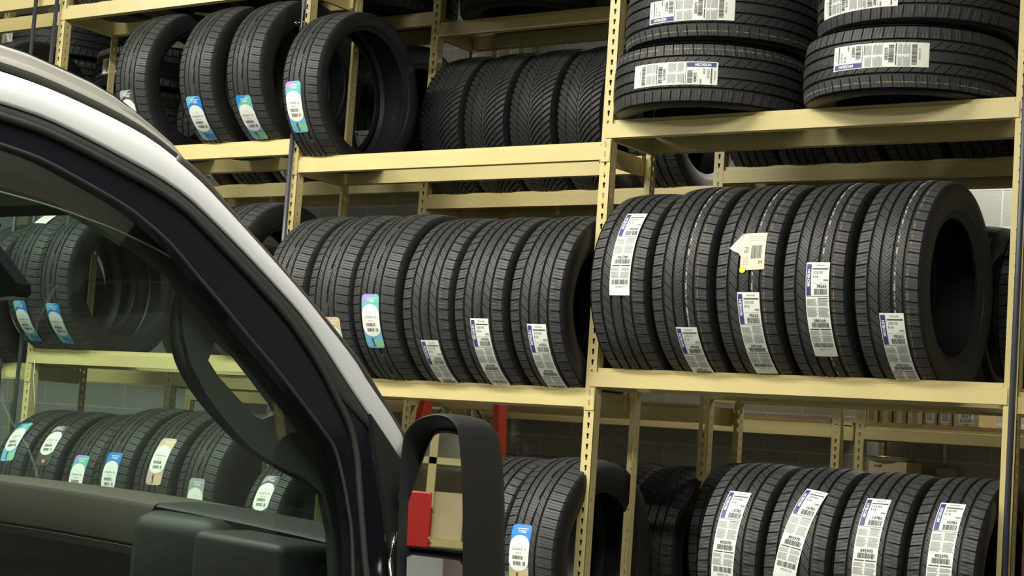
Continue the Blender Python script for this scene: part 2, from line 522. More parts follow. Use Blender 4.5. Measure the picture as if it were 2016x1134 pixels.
def put_tire(key, kind, x, y, z, label, group, flat=0, yaw=0.0, roll=0.0, scale=1.0, spin=None):
    """x: centre, z: centre height relative to the eye"""
    o = bpy.data.objects.new('tire', KIND[kind])
    COL.objects.link(o)
    o.location = (x, y, z+ZC)
    R = Matrix.Rotation(yaw, 4, 'Z')
    if flat: R = R @ Matrix.Rotation(flat*PI/2, 4, 'Y')
    if roll: R = R @ Matrix.Rotation(roll, 4, 'Y')
    o.rotation_euler = R.to_euler()
    o.scale = (scale,)*3
    tag(o, label, 'tire', group)
    TIRES[key] = o
    return o
def on_shelf(R, shelf, gap=.333, inset=0.0):
    return shelf + math.sqrt(R*R - (gap/2)**2)
YC = .1665
def row_tire(key, kind, xleft, shelf, label, group, y=YC, gap=.333, yaw=0, scale=1.0):
    me = KIND[kind]; R, W = me['R']*scale, me['W']*scale
    return put_tire(key, kind, xleft + W/2, y, on_shelf(R, shelf, gap)+.001, label, group, yaw=yaw, scale=scale)

g = 'tires on the right bay middle shelf'
row_tire('T1', 'plain', .075, .301, 'black tire with a long white sticker high on its tread, beside the middle upright', g)
row_tire('T2', 'defend', .325, .301, 'black tire with white stripe and low sticker, second from the middle upright', g)
row_tire('T3', 'defend', .571, .301, 'black striped tire bearing a beige tag with yellow dot above its white sticker', g)
row_tire('T4', 'defend', .817, .301, 'black striped tire with a white sticker at mid height, right of the beige-tagged tire', g)
row_tire('T5', 'defend', 1.065, .301, 'black striped tire showing its round sidewall opening, last in the right bay row', g)
g = 'tires on the right bay lower shelf'
for i, (x, lb) in enumerate([(.548, 'first, with a straight upright sticker'), (.79, 'second, with a sticker leaning to the right'), (1.031, 'third, with an upright sticker'), (1.272, 'last, with a crumpled sticker')]):
    row_tire('L%d' % (i+1), 'small', x, -.61, 'black tire on the right bay lower shelf, ' + lb, g)
g = 'tires on the middle bay middle shelf'
row_tire('M1', 'gen', -1.455, .227, 'black touring tire at the left end of its row, half behind the white pillar', g)
row_tire('M2', 'gen', -1.218, .227, 'black touring tire with a sticker mostly hidden by the white pillar', g)
row_tire('M3', 'gen', -.99, .227, 'tall touring tire with a rounded blue and white sticker in the middle bay', g)
row_tire('M4', 'plain', -.755, .227, 'ribbed tire with the lowest white sticker, right of the blue-stickered tire', g)
row_tire('M5', 'plain', -.512, .227, 'ribbed tire with white sticker, second from the middle upright in its bay', g)
row_tire('M6', 'plain', -.262, .227, 'ribbed tire with white sticker, touching the left of the middle upright', g)
g = 'tires on the left and middle bay top shelves'
row_tire('P1', 'low', -1.462, 1.132, 'low profile tire with open bore, alone in front beside the chrome-topped tube', g)
row_tire('Q1', 'gen2', -2.452, 1.21, 'touring tire with a dark sticker at the left of the left bay top shelf', g)
row_tire('Q2', 'gen2', -2.06, 1.21, 'touring tire with a blue sticker in the middle of the left bay top shelf', g)
row_tire('Q3', 'gen2', -1.782, 1.21, 'touring tire with a blue-green sticker beside the chrome-topped tube', g)
g = 'tires on the left bay middle shelf'
row_tire('A1', 'gen', -3.03, .295, 'tire seen through the van glass with blue sticker and a loose white tag', g)
row_tire('A2', 'gen', -2.83, .295, 'tire seen through the van glass with a creased blue sticker, beside the tagged tire', g)
row_tire('A3', 'gen', -1.84, .295, 'black tire just left of the black tube, cut off by the white van pillar', g)
g = 'tires on the left bay lower shelf'
for k, x, kd, lb in [('B1', -3.02, 'gen2', 'teal sticker, furthest left'), ('B2', -2.80, 'gen2', 'black and orange sticker, second'), ('B3', -2.56, 'gen2', 'green sticker, low down'),
                     ('B4', -2.35, 'gen', 'bright blue topped sticker'), ('B5', -2.10, 'gen', 'pink sunset sticker'), ('B6', -1.845, 'gen', 'silver grey sticker, lowest')]:
    row_tire(k, kd, x, -.61, 'touring tire seen through the van glass with a ' + lb, g)
row_tire('B7', 'gen2', -1.50, -.69, 'touring tire with an orange-footed sticker, rightmost seen through the van glass', g, scale=.97)
g = 'tires on the middle bay lower shelf'
row_tire('N0', 'plain', -.45, -.69, 'ribbed tire partly behind the van mirror on the middle bay lower shelf', g)
row_tire('N1', 'teal', -.215, -.69, 'tire with a teal line and a blue-topped sticker beside the van mirror', g)
g = 'tires lying in two stacks on the right bay top shelf'
put_tire('SAl', 'flat', .337, YC, 1.21+.114, 'flat-lying tire at the bottom of the left stack on the top shelf', g, flat=1)
put_tire('SAu', 'flat', .366, YC+.01, 1.21+.342, 'flat-lying tire resting on the left stack bottom tire, cut by the frame top', g, flat=-1)
put_tire('SBl', 'flat', 1.09, YC, 1.21+.114, 'flat-lying tire at the bottom of the right stack on the top shelf', g, flat=-1)
put_tire('SBu', 'flat', 1.125, YC+.01, 1.21+.342, 'flat-lying tire resting on the right stack bottom tire, cut by the frame top', g, flat=1)
# second row
YR = 1.045
g = 'directional tires on the second row'
for i, x in enumerate((-1.42, -1.178, -.935, -.69)):
    row_tire('D%d' % i, 'dirl', x, 1.118, 'winter tire with V-shaped tread, %s of the four behind the middle bay' % ('leftmost', 'second', 'third', 'rightmost')[i], g, y=YR, gap=.31)
g = 'dark tires on the second row'
row_tire('R1', 'plain', -.36, 1.118, 'dark ribbed tire behind the middle upright, below the stacked tires', g, y=YR, gap=.31)
for i, x in enumerate((.06, .27, .47, .72, .97, 1.21)):
    row_tire('R2%d' % i, 'plain', x+.01, 1.192, 'dark tire seen between the beams under the stacked tires, %s from the left' % ('first', 'second', 'third', 'fourth', 'fifth', 'sixth')[i], g, y=YR, gap=.31, scale=.9 if x < .3 else 1.0)
row_tire('R30', 'plain', 1.235, .31, 'dark tire in the second row beside the right upright', g, y=YR, gap=.31)
row_tire('R31', 'gen2', .98, .31, 'tire in the second row behind the striped tire with open bore', g, y=YR, gap=.31)
for i in range(5):
    row_tire('R4%d' % i, 'plain', -2.95+.27*i, 1.20, 'tire with white sticker in the gap above the left bay, %s from the left' % ('first', 'second', 'third', 'fourth', 'fifth')[i], 'stickered tires behind the left bay', y=YR, gap=.31)
for i in range(5):
    row_tire('R5%d' % i, 'plain', -1.46+.25*i, -.69, 'unlit tire in the dark second row low behind the mirror, %s from the left' % ('first', 'second', 'third', 'fourth', 'fifth')[i], 'unlit tires low in the second row', y=YR, gap=.31)
row_tire('R55', 'plain', -.23, -.69, 'unlit tire in the dark second row behind the middle upright foot', 'unlit tires low in the second row', y=YR, gap=.31)
row_tire('R56', 'plain', .045, -.61, 'unlit tire between the two thin uprights left of the lower right row', 'unlit tires low in the second row', y=YR, gap=.31, scale=.93)
for i in range(5):
    row_tire('R6%d' % i, 'plain', -2.96+.28*i, .25, 'shaded tire standing behind the tires seen through the van glass, %s from the left' % ('first', 'second', 'third', 'fourth', 'fifth')[i], 'shaded tires behind the left bay middle shelf', y=YR, gap=.31)
for i in range(6):
    row_tire('R7%d' % i, 'plain', -2.98+.24*i, -.61, 'shaded tire low behind the left bay, seen through the van glass, %s from the left' % ('first', 'second', 'third', 'fourth', 'fifth', 'sixth')[i], 'shaded tires behind the left bay lower shelf', y=YR, gap=.31)
# top level at the frame top, with more tires added for shade
put_tire('U1', 'flat', -1.05, YR, 1.922+.114, 'dark tire lying flat on the uppermost second-row shelf of the middle bay', 'tires on the uppermost shelves', flat=1)
put_tire('U2', 'flat', -.33, YR, 1.922+.114, 'dark tire lying flat by the upright on the uppermost second-row shelf', 'tires on the uppermost shelves', flat=1)
put_tire('U3', 'flat', -2.55, YR, 1.98+.114, 'dark tire lying flat on the uppermost second-row shelf of the left bay', 'tires on the uppermost shelves', flat=1)
g = 'tires on the topmost front shelves'
for i in range(5):
    row_tire('H1%d' % i, 'gen2', -2.93+.275*i, 1.908, 'tire on the topmost left bay shelf, cut by the frame top, %s from left' % ('first', 'second', 'third', 'fourth', 'fifth')[i], g)
for i in range(6):  # out of view, added to shade the second row and the wall
    row_tire('H2%d' % i, 'plain', -1.46+.242*i, 2.06, 'tire added for shade on the unseen topmost middle bay shelf, %s from left' % ('first', 'second', 'third', 'fourth', 'fifth', 'sixth')[i], g)
put_tire('U4', 'flat', -1.05, YR, 1.922+.342, 'dark tire added for shade on the left flat tire, uppermost middle bay shelf', 'tires on the uppermost shelves', flat=1)  # flat tires up to the far left bay are added to shade the wall
put_tire('U5', 'flat', -.33, YR, 1.922+.342, 'dark tire added for shade on the right flat tire, uppermost middle bay shelf', 'tires on the uppermost shelves', flat=1)
put_tire('U6', 'flat', .40, YR, 1.95+.114, 'dark flat tire added for shade behind the left stack, uppermost second-row shelf', 'tires on the uppermost shelves', flat=1)
put_tire('U7', 'flat', 1.14, YR, 1.95+.114, 'dark flat tire added for shade behind the right stack, uppermost second-row shelf', 'tires on the uppermost shelves', flat=1)
put_tire('U8', 'flat', -1.93, YR, 1.98+.114, 'dark flat tire added for shade, right end of the uppermost left bay shelf', 'tires on the uppermost shelves', flat=1)
# far left bay
row_tire('F1', 'gen', -3.53, 1.13, 'dark tire behind the two black tubes at the top left, above the van roof', 'tires in the far left bay')
row_tire('F2', 'gen', -3.33, .225, 'tire left of the leftmost visible upright, seen through the van glass', 'tires in the far left bay')
g = 'tires in two stacks behind the far left bay'
for i in range(3):
    put_tire('F4%d' % i, 'flat', -3.44+.01*i, YR, 1.24+.114+.228*i, 'tire lying flat in the stack behind the leftmost visible upright, %s' % ('bottom', 'middle one', 'topmost')[i], g, flat=1)
for i in range(4):
    put_tire('F5%d' % i, 'flat', -4.18, YR, 1.24+.114+.228*i, 'tire lying flat in the stack at the far left top, %s' % ('bottom', 'second up', 'third up', 'topmost with white sticker')[i], g, flat=1)

# ------------------------------------------------------------------ stickers
def C3(name, c): return mat(name, c, 0.45)
BLUE = C3('bright_blue_print', (0.03, 0.22, 0.62)); SKY = C3('sky_blue_print', (0.16, 0.46, 0.66)); TEAL = C3('teal_print', (0.12, 0.50, 0.42)); LILAC = C3('lilac_print', (0.33, 0.30, 0.66))
GREEN = C3('green_print', (0.25, 0.58, 0.36)); DARKP = C3('dark_print', (0.06, 0.065, 0.07)); ORANGE = C3('orange_print', (0.75, 0.30, 0.07)); PINK = C3('pink_print', (0.58, 0.40, 0.38)); SILVER = C3('silver_print', (0.32, 0.34, 0.34)); SAND = C3('sand_print', (0.62, 0.50, 0.28))
SM = [PAPER, INK, GREYINK, NAVY, WHITEINK, BLUE, SKY, TEAL, LILAC, GREEN, DARKP, ORANGE, PINK, SILVER, SAND, PAPER2]
MIX = {m.name: i for i, m in enumerate(SM)}
class Sticker:
    def __init__(s, R, TWh, x0, th, tilt=0.0, L=.3):
        s.R, s.TW, s.x0, s.th, s.tilt, s.L = R, TWh, x0, math.radians(th), tilt, L
        s.V, s.F, s.M = [], [], []
    def pt(s, u, v, off):
        x = s.x0 + u*math.cos(s.tilt) - v*math.sin(s.tilt)
        vv = v*math.cos(s.tilt) + u*math.sin(s.tilt)
        rad = s.R - 0.008*min(1, (abs(x)/s.TW))**2.6 + .0012 + off
        a = s.th - vv/s.R
        return (x, -rad*math.cos(a), rad*math.sin(a))
    def strip(s, v0, v1, lf, rf, m, layer, n=None):
        n = n or max(1, int((v1-v0)/.008))
        b = len(s.V); nu = 3
        for i in range(n+1):
            v = v0+(v1-v0)*i/n
            l, r = (lf(v) if callable(lf) else lf), (rf(v) if callable(rf) else rf)
            for k in range(nu+1): s.V.append(s.pt(l+(r-l)*k/nu, v, layer*.0004))
        for i in range(n):
            for k in range(nu):
                a = b+i*(nu+1)+k
                s.F.append((a, a+nu+1, a+nu+2, a+1)); s.M.append(MIX[m.name])
    def rect(s, u0, u1, v0, v1, m, layer=2): s.strip(v0, v1, u0, u1, m, layer)
    def text(s, t, uc, vc, h, m, layer=3, vert=False, bold=0.02, wmax=None):
        V, F, w, hh = text_mesh(t, bold)
        k = h/hh; kx = k
        if wmax and w*k > wmax: kx = wmax/w
        b = len(s.V)
        for x, y in V:
            if vert: u, v = uc + (-y*k)*-1*-1, vc - x*kx
            else: u, v = uc + x*kx, vc - y*k
            s.V.append(s.pt(u, v, layer*.0004))
        for f in F:
            s.F.append(tuple(b+i for i in f)); s.M.append(MIX[m.name])
    def bars(s, u0, u1, v0, v1, seed, m=INK, layer=2):
        r = random.Random(seed); u = u0
        while u < u1-.001:
            w = r.choice((.0006, .0009, .0014, .002)); s.rect(u, min(u+w, u1), v0, v1, m, layer); u += w + r.choice((.0007, .001, .0016))
    def build(s, parent, name='sticker'):
        return from_py(name, s.V, s.F, SM, parent, s.M)
def maker_sticker(key, x0, th, size, num, num2, tilt=0.0, line='DEFENDER'):
    t = TIRES[key]; me = t.data
    s = Sticker(me['R'], me['W']*.435, x0, th, tilt)
    s.rect(-.040, .040, 0, .325, PAPER, 0)
    s.rect(-.0375, -.0215, .006, .108, NAVY, 1)
    s.text('MICHELIN', -.0295, .051, .0095, WHITEINK, 2, vert=True, wmax=.078, bold=.03)
    s.text(line, .008, .010, .0045, INK, wmax=.046, bold=0)
    s.rect(-.017, .036, .0195, .0235, INK)
    s.text(size, .002, .033, .0085, INK, bold=0); s.text('R18' if 'R' not in num2[6:] else 'R19', -.006, .047, .0080, INK, bold=0)
    s.text('103H', .029, .058, .006, INK, bold=.03)
    s.rect(-.017, -.003, .067, .0682, GREYINK); s.rect(.006, .036, .067, .0682, GREYINK)
    s.text(num, .015, .0775, .0105, INK, wmax=.045)
    s.bars(-.010, .034, .086, .105, num)
    s.rect(-.038, .038, .1095, .111, INK)
    def para(v, n, m=GREYINK):
        for side in (-1, 1):
            for k in range(n):
                a, b = (-.037, -.002) if side < 0 else (.002, .037)
                s.rect(a, b-((k*7+side*3) % 5)*.0016, v+k*.0046, v+k*.0046+.0034, m)
    s.rect(.002, .037, .1155, .1175, INK)
    para(.119, 5); para(.146, 7)
    s.text(num2, .003, .190, .0105, INK, wmax=.05)
    s.bars(-.026, .032, .1975, .214, num2)
    s.rect(-.034, -.002, .219, .2225, INK); s.rect(.002, .037, .219, .2225, INK)
    para(.227, 3); para(.243, 5)
    s.bars(-.032, .034, .270, .287, num2+'x')
    s.text(num2+'_101', .003, .2955, .0065, INK, wmax=.055, bold=0)
    return s.build(t)
maker_sticker('T1', .121-.0+.098-.075-.119-.01, 43.6, '255/55', '34356', '462780', tilt=0.0)
for k, th, n1, n2, sz in (('T2', -29.3, '78263', '389164', '235/55'), ('T3', -9.3, '78263', '389164', '235/55'), ('T4', 6.6, '78263', '389164', '235/55'), ('T5', -19.4, '78263', '389164', '235/55')):
    maker_sticker(k, .018, th, sz, n1, n2)
for k, th in (('M4', -27.3), ('M5', -12.7), ('M6', -15.4)):
    maker_sticker(k, .010, th, '255/45', '34356', '462780')
for k, th, tl, x0 in (('L1', 43.5, -.03, .0), ('L2', 49.4, .16, .022), ('L3', 46.6, 0.0, .0), ('L4', 47.7, 0.0, .0)):
    maker_sticker(k, x0, th, '225/60', '10783', '892970', tilt=-tl if k == 'L1' else tl)
maker_sticker('SAl', .005, 31.4, '275/55', '22800', '582075')
maker_sticker('SAu', -.006, 19.0, '275/55', '22800', '582075')
maker_sticker('SBl', .005, 21.6, '275/55', '22800', '582075')
maker_sticker('SBu', .022, 8.0, '275/55', '22800', '582075')
for i in (0, 2, 3, 4):
    maker_sticker('R4%d' % i, 0, -20, '235/55', '78263', '389164')
for k, th in (('F41', -8), ('F42', 38), ('F53', -10)): maker_sticker(k, 0, th, '235/55', '78263', '389164')
maker_sticker('R51', 0, 62, '235/55', '78263', '389164')
def round_sticker(key, x0, th, pal, tilt=0.0, size='225/60 R 17', extra=''):
    t = TIRES[key]; me = t.data
    s = Sticker(me['R'], me['W']*.435, x0, th, tilt)
    L, w = .214, .0425
    def hw(v):
        e = .016
        if v < e: return w*(.72+.28*math.sqrt(max(0, 1-((e-v)/e)**2)))
        if v > L-e: return w*(.72+.28*math.sqrt(max(0, 1-((v-(L-e))/e)**2)))
        return w
    top, top2, bot, bot2 = pal
    s.strip(0, L, lambda v: -hw(v), hw, top, 0, 40)
    s.strip(.002, .06, lambda v: max(-hw(v), w-1.5*v-.02), hw, top2, 1, 14)
    s.strip(.150, L, lambda v: -hw(v), hw, bot, 1, 14)
    s.strip(.176, L-.003, lambda v: -.004+.3*(v-.18), hw, bot2, 2, 8)
    def lens(v):
        c0, c1 = .075, .132
        if v < c0: return (w-.001)*math.sqrt(max(0, 1-((c0-v)/.037)**2))
        if v > c1: return (w-.001)*math.sqrt(max(0, 1-((v-c1)/.034)**2))
        return w-.0005
    s.strip(.038, .166, lambda v: -lens(v), lens, PAPER, 3, 30)
    s.text('TYRES', .004, .026, .0095, WHITEINK, 3, wmax=.05)
    s.rect(-.018, .028, .0145, .017, WHITEINK, 3)
    s.text('tire', .0, .070, .005, GREYINK, 4, bold=0)
    s.text(size, .0, .088, .0085, INK, 4, wmax=.064, bold=.0)
    s.text('99H  XL', .0, .102, .005, INK, 4, bold=0)
    s.bars(-.026, .020, .111, .124, key, INK, 4)
    s.bars(-.022, .012, .131, .145, key+'b', INK, 4); s.bars(.018, .030, .131, .145, key+'c', INK, 4)
    if bot is not DARKP:                       # a small standing figure in the landscape at the foot
        s.strip(.170, .206, lambda v: -.009+.002*math.sin(v*200), lambda v: -.002, DARKP, 4, 6)
    else:
        s.strip(.185, .203, lambda v: .004-math.sqrt(max(0, .009**2-(v-.194)**2)), lambda v: .004+math.sqrt(max(0, .009**2-(v-.194)**2)), ORANGE, 4, 8)
    return s.build(t)
blu = (BLUE, LILAC, SKY, BLUE); tea = (BLUE, TEAL, SKY, GREEN); lil = (LILAC, TEAL, SKY, GREEN); drk = (SILVER, DARKP, DARKP, DARKP); pnk = (PINK, SAND, PINK, SAND); slv = (SILVER, SILVER, SILVER, DARKP); sky = (SKY, BLUE, SKY, BLUE); san = (BLUE, BLUE, SAND, SAND)
for k, x0, th, pal, tl in (('P1', -.03, -3.4, lil, 0), ('Q3', -.008, -23.1, tea, 0), ('Q2', -.015, -21.1, sky, 0), ('Q1', -.018, -12.8, drk, 0), ('M3', -.010, -.4, lil, 0), ('M2', .018, -15, pnk, 0),
                          ('A1', -.014, -18.6, sky, .0), ('A2', .006, -20.1, sky, 0.05), ('B1', -.028, 51.7, tea, -.1), ('B2', .0, 50.9, drk, -.05), ('B3', .008, 25.4, lil, 0), ('B4', .008, 24.8, san, 0), ('B5', .022, 39.3, pnk, 0), ('B6', .014, 12.1, slv, 0), ('B7', .0, 42, drk, 0), ('N1', -.03, 17.1, san, 0)):
    round_sticker(k, x0, th, pal, tl, '225/60 R 17' if k in ('N1',) else '215/60 R 16')
# beige return tag with a folded corner and yellow dot on the third striped tire
t = TIRES['T3']
s = Sticker(.356, .1, .022, 23.5, -.06)
s.rect(-.043, .043, 0, .130, PAPER2, 3)
s.bars(-.006, .030, .046, .092, 'tag', INK, 4)
s.text('Ed', -.024, .06, .014, INK, 5, vert=True, bold=.0)
s.text('H', .028, .105, .012, INK, 5, bold=0)
for k in range(5): s.rect(-.036, -.015, .085+k*.006, .0875+k*.006, GREYINK, 4)
for k in range(3): s.rect(-.02, .036, .012+k*.007, .0145+k*.007, GREYINK, 4)
tg = s.build(t, 'return_tag'); tg['label'] = 'beige paper tag with a barcode'
V = []; ss = Sticker(.356, .1, .022, 23.5, -.06)
fl = [ss.pt(-.043, .0, .0035), ss.pt(-.058, .03, .012), ss.pt(-.078, .058, .02), ss.pt(-.066, .066, .016), ss.pt(-.05, .072, .008), ss.pt(-.043, .082, .0035)]
fo = from_py('tag_flap', fl + [tuple(Vector(p)+Vector((0, .0006, 0))) for p in fl], [(0, 1, 2, 3, 4, 5), (11, 10, 9, 8, 7, 6)] + [(i, (i+1) % 6, (i+1) % 6+6, i+6) for i in range(6)], [PAPER], tg)
YEL = mat('yellow_dot_paper', (0.80, 0.78, 0.03), 0.5)
ss.F = []; c = [ss.pt(-.034+.011*math.cos(a), .128+.011*math.sin(a), .003) for a in [2*PI*k/20 for k in range(20)]]
from_py('yellow_dot', c + [tuple(Vector(p)+Vector((0, .0006, 0))) for p in c], [tuple(range(20))] + [(i, i+20, (i+1) % 20+20, (i+1) % 20) for i in range(20)], [YEL], tg)
# loose white tag on the tire behind the van glass
s = Sticker(.356, .1, -.01, 58, .1); s.rect(-.045, .045, 0, .085, PAPER, 6); s.text('SALE', 0, .04, .012, GREYINK, 7, bold=0); s.F = s.F; s.build(TIRES['A1'], 'white_tag')

# ------------------------------------------------------------------ tubes in front of the uprights
def pipe(x0, x1, y, za, zb, label, chrome=None):
    t = empty('steel_tube', (x0, y, 0)); tag(t, label, 'tube', 'dark tubes standing before the rack')
    def P(z): return (x0 + (x1-x0)*(z-0)/(3.9), 0, z)
    def Q(z): p = P(z); return (p[0]-x0, 0, z)
    top = chrome if chrome else zb
    MB().tube([Q(0.0), Q(top)], .0098, 14).build('tube_shaft', BLACKPIPE, t)
    MB().tube([Q(0.0), Q(.012)], .03, 14).build('foot_flange', BLACKPIPE, t)
    if chrome:
        MB().tube([Q(chrome-.05), Q(zb)], .0118, 16).build('chrome_sleeve', CHROME, t)
        p = Q(chrome-.025)
        MB().tube([(p[0]-.030, -.004, p[2]), (p[0]+.012, -.004, p[2])], .0035, 8).tube([(p[0]-.036, -.004, p[2]), (p[0]-.030, -.004, p[2])], .007, 6).build('clamp_bolt', CHROME, t)
    return t
pipe(-3.196, -3.19, -.024, 0, 3.9, 'black tube standing left of the leftmost visible upright at the top left')
pipe(-3.085, -3.035, -.024, 0, 3.9, 'black tube standing close against the leftmost visible upright')
pipe(-1.512, -1.494, -.024, 0, 3.9, 'black tube with chrome top before the upright beside the low profile tire', chrome=ZC+1.72)
t = pipe(1.546, 1.556, -.024, 0, 3.9, 'black tube standing before the right upright, tied with a pale strap')
MB().tube([(-.012+.0, -.004, 1.026), (.0, -.014, 1.028), (.013, -.006, 1.030), (.016, .008, 1.03)], .0028, 8).tube([(.012, -.01, 1.03), (.02, -.016, 1.038)], .0025, 6).build('cable_tie', WHITEINK, t)

# ------------------------------------------------------------------ step ladder between the racks
RED = mat('red_fibreglass', (0.62, 0.06, 0.03), 0.4)
ALU = mat('brushed_aluminium', (0.6, 0.6, 0.6), 0.35, metal=0.8)
lad = empty('step_ladder', (-1.1, .60, 0))
tag(lad, 'red fibreglass step ladder standing between the racks behind the van mirror', 'ladder')
def lrail(xb, xt, y0, y1, zt, name='rail'):
    m = MB()
    bm = m.bm
    A = [bm.verts.new((xb+1.1+dx, y0-.6+dy, 0)) for dx, dy in ((-.014, -.03), (.014, -.03), (.014, .03), (-.014, .03))]
    B = [bm.verts.new((xt+1.1+dx, y1-.6+dy, zt)) for dx, dy in ((-.014, -.03), (.014, -.03), (.014, .03), (-.014, .03))]
    for i in range(4): bm.faces.new((A[i], A[(i+1) % 4], B[(i+1) % 4], B[i]))
    bm.faces.new(A[::-1]); bm.faces.new(B)
    return m.build(name, RED, lad)
ZLT = ZC+.95
lrail(-.69, -.835, .585, .60, ZLT); lrail(-1.52, -1.0, .585, .60, ZLT)
for k in range(1, 8):
    z = k*.30; f = z/ZLT
    MB().box(-1.52+.52*f+1.1+.02, -.69-.145*f+1.1-.02, -.04, .035, z-.012, z+.012, bev=.004).build('step', ALU, lad)
MB().box(.09, .28, -.04, .04, ZLT-.06, ZLT-.03, bev=.004).build('top_cap', RED, lad)
MB().tube([(.34, -.035, ZC-.02), (.22, -.035, ZC+.135)], .009, 6).build('corner_brace', ALU, lad)
MB().tube([(-.05, -.035, ZC+.02), (.04, -.035, ZC+.135)], .009, 6).build('corner_brace', ALU, lad)

# ------------------------------------------------------------------ cartons and bits on the wall rack
CARD = mat('cardboard', (0.42, 0.29, 0.13), 0.75, noise=0.15, nscale=6)
CARD2 = mat('pale_cardboard', (0.60, 0.50, 0.30), 0.75, noise=0.1, nscale=6)
PLY = mat('plywood_edge', (0.50, 0.36, 0.17), 0.7, noise=0.3, nscale=20)
sh = MB().box(.06, 1.58, 2.405, 2.796, ZC+.215, ZC+.232).build('shelf_board', PLY); tag(sh, 'plywood board lying on the boxed parts shelf by the wall', 'shelf board')  # board carried back to the wall so the blocks below stay dark
bxs = [(.075, .135, CARD2, 0), (.14, .205, CARD, 0), (.21, .275, CARD, 0), (.28, .355, CARD2, 0), (.36, .424, CARD, 1), (.43, .497, CARD, 2), (.503, .625, CARD2, 3)]
for i, (a, b, m, lb) in enumerate(bxs):
    c = empty('cardboard_box', ((a+b)/2, 2.5, ZC+.232)); w = (b-a)/2-.002
    tag(c, 'small cardboard carton on the wall shelf above the tires, number %s from the left' % ('one', 'two', 'three', 'four', 'five', 'six', 'seven')[i], 'box', 'cartons on the wall shelf')
    MB().box(-w, w, -.09, .15, 0, .13+.01*(i % 3), bev=.002).build('carton', m, c)
    MB().box(-.012, .012, -.0915, -.09, .0, .13).build('tape', CARD2 if m is CARD else CARD, c)
    if lb:
        lm = MB().box(-w*.62, w*.62, -.0925, -.0905, .012, .062).build('carton_label', PAPER, c)
        if lb == 3:
            V, F, ww, hh = text_mesh('0017', .03); k = .018/hh
            from_py('printed_number', [(x*k, -.0930, .045+y*k) for x, y in V], F, [INK], lm)
        rr = random.Random(i); u = -w*.5
        mm = MB()
        while u < w*.5:
            d = rr.choice((.001, .002, .003)); mm.box(u, u+d, -.0929, -.0926, .018, .034 if lb == 3 else .055); u += d+.002
        mm.build('bar_code', INK, lm)
sh2 = MB().box(-2.15, -.10, 2.405, 2.796, ZC+.215, ZC+.232).build('shelf_board', PLY); tag(sh2, 'plywood board added to shade the wall left of the boxed parts shelf', 'shelf board')  # added as a cover that blocks light from the lower wall
sh3 = MB().box(-4.35, -2.30, 2.405, 2.796, ZC+.215, ZC+.232).build('shelf_board', PLY); tag(sh3, 'plywood board added to shade the wall seen through the van glass', 'shelf board')  # added with its unit to block light from the lower wall
r4 = MB().box(.06, 1.58, 2.405, 2.76, ZC-.10, ZC-.085).build('shelf_board', PLY); tag(r4, 'plywood board under the pale carton with the round metal lid', 'shelf board')
for nm in ('a',):
    o = beam(None, .03+PW, 1.60, 2.40, -.10); o.parent = r3a; o.matrix_parent_inverse = Matrix.Translation(-r3a.location)
c = empty('cardboard_box', (.182, 2.5, ZC-.085)); tag(c, 'pale printed carton below the wall shelf with a round metal lid on it', 'box')
MB().box(-.095, .095, -.06, .14, 0, .135, bev=.003).build('carton', CARD2, c)
V, F, ww, hh = text_mesh('RAM', .05); k = .014/hh
from_py('printed_word', [(-.045+x*k, -.0608, .112+y*k) for x, y in V], F, [INK], c)
mm = MB()
for k in range(3): mm.box(-.07, .05+.01*k, -.0608, -.0604, .075-.012*k, .080-.012*k)
mm.build('printed_lines', GREYINK, c)
pan = MB().tube([(0, 0, 0), (0, 0, .016), (0, 0, .022)], [.105, .115, .118], 28).build('metal_lid', STEEL); pan.location = (.165, 2.52, ZC+.0515); tag(pan, 'round metal pan lid lying on top of the pale carton', 'lid')
cd = MB().tube([(0, 0, 0), (0, 0, .85)], .011, 10).build('conduit', WHITEINK); cd.location = (.335, 2.785, ZC+.06)
tag(cd, 'thin white conduit running up the block wall behind the lower right tires', 'conduit')
jb = MB().box(-.05, .05, -.03, .03, -.10, .06, bev=.006).build('junction_box', mat('grey_enamel', (.35, .36, .35), .5)); jb.location = (.36, 2.768, ZC-.02)
tag(jb, 'grey electrical box on the block wall below the white conduit', 'electrical box')
BROWN = mat('brown_stained_panel', (0.115, 0.055, 0.03), 0.45, noise=0.4, nscale=2.5)
bp = empty('cabinet', (1.955, .167, 0)); tag(bp, 'brown panelled cabinet with a white latch at the right edge beyond the tube', 'cabinet')
MB().box(-.375, .47, -.13, .12, 0.0, ZC+.195, bev=.004).build('cabinet_body', BROWN, bp)
MB().box(-.360, .455, -.148, -.130, .05, ZC+.17, bev=.003).build('cabinet_door', BROWN, bp)
MB().box(-.352, -.33, -.168, -.148, ZC-.185, ZC-.145, bev=.003).build('latch', WHITEINK, bp)
wr = MB().tube([(0, 0, .24), (.012, -.005, .15), (.028, -.004, .06), (.03, 0, 0.02)], .0012, 6).build('wire', WHITEINK); wr.location = (-2.98, -.006, ZC+.0)
tag(wr, 'thin loose white wire hanging by the leftmost visible upright', 'wire')

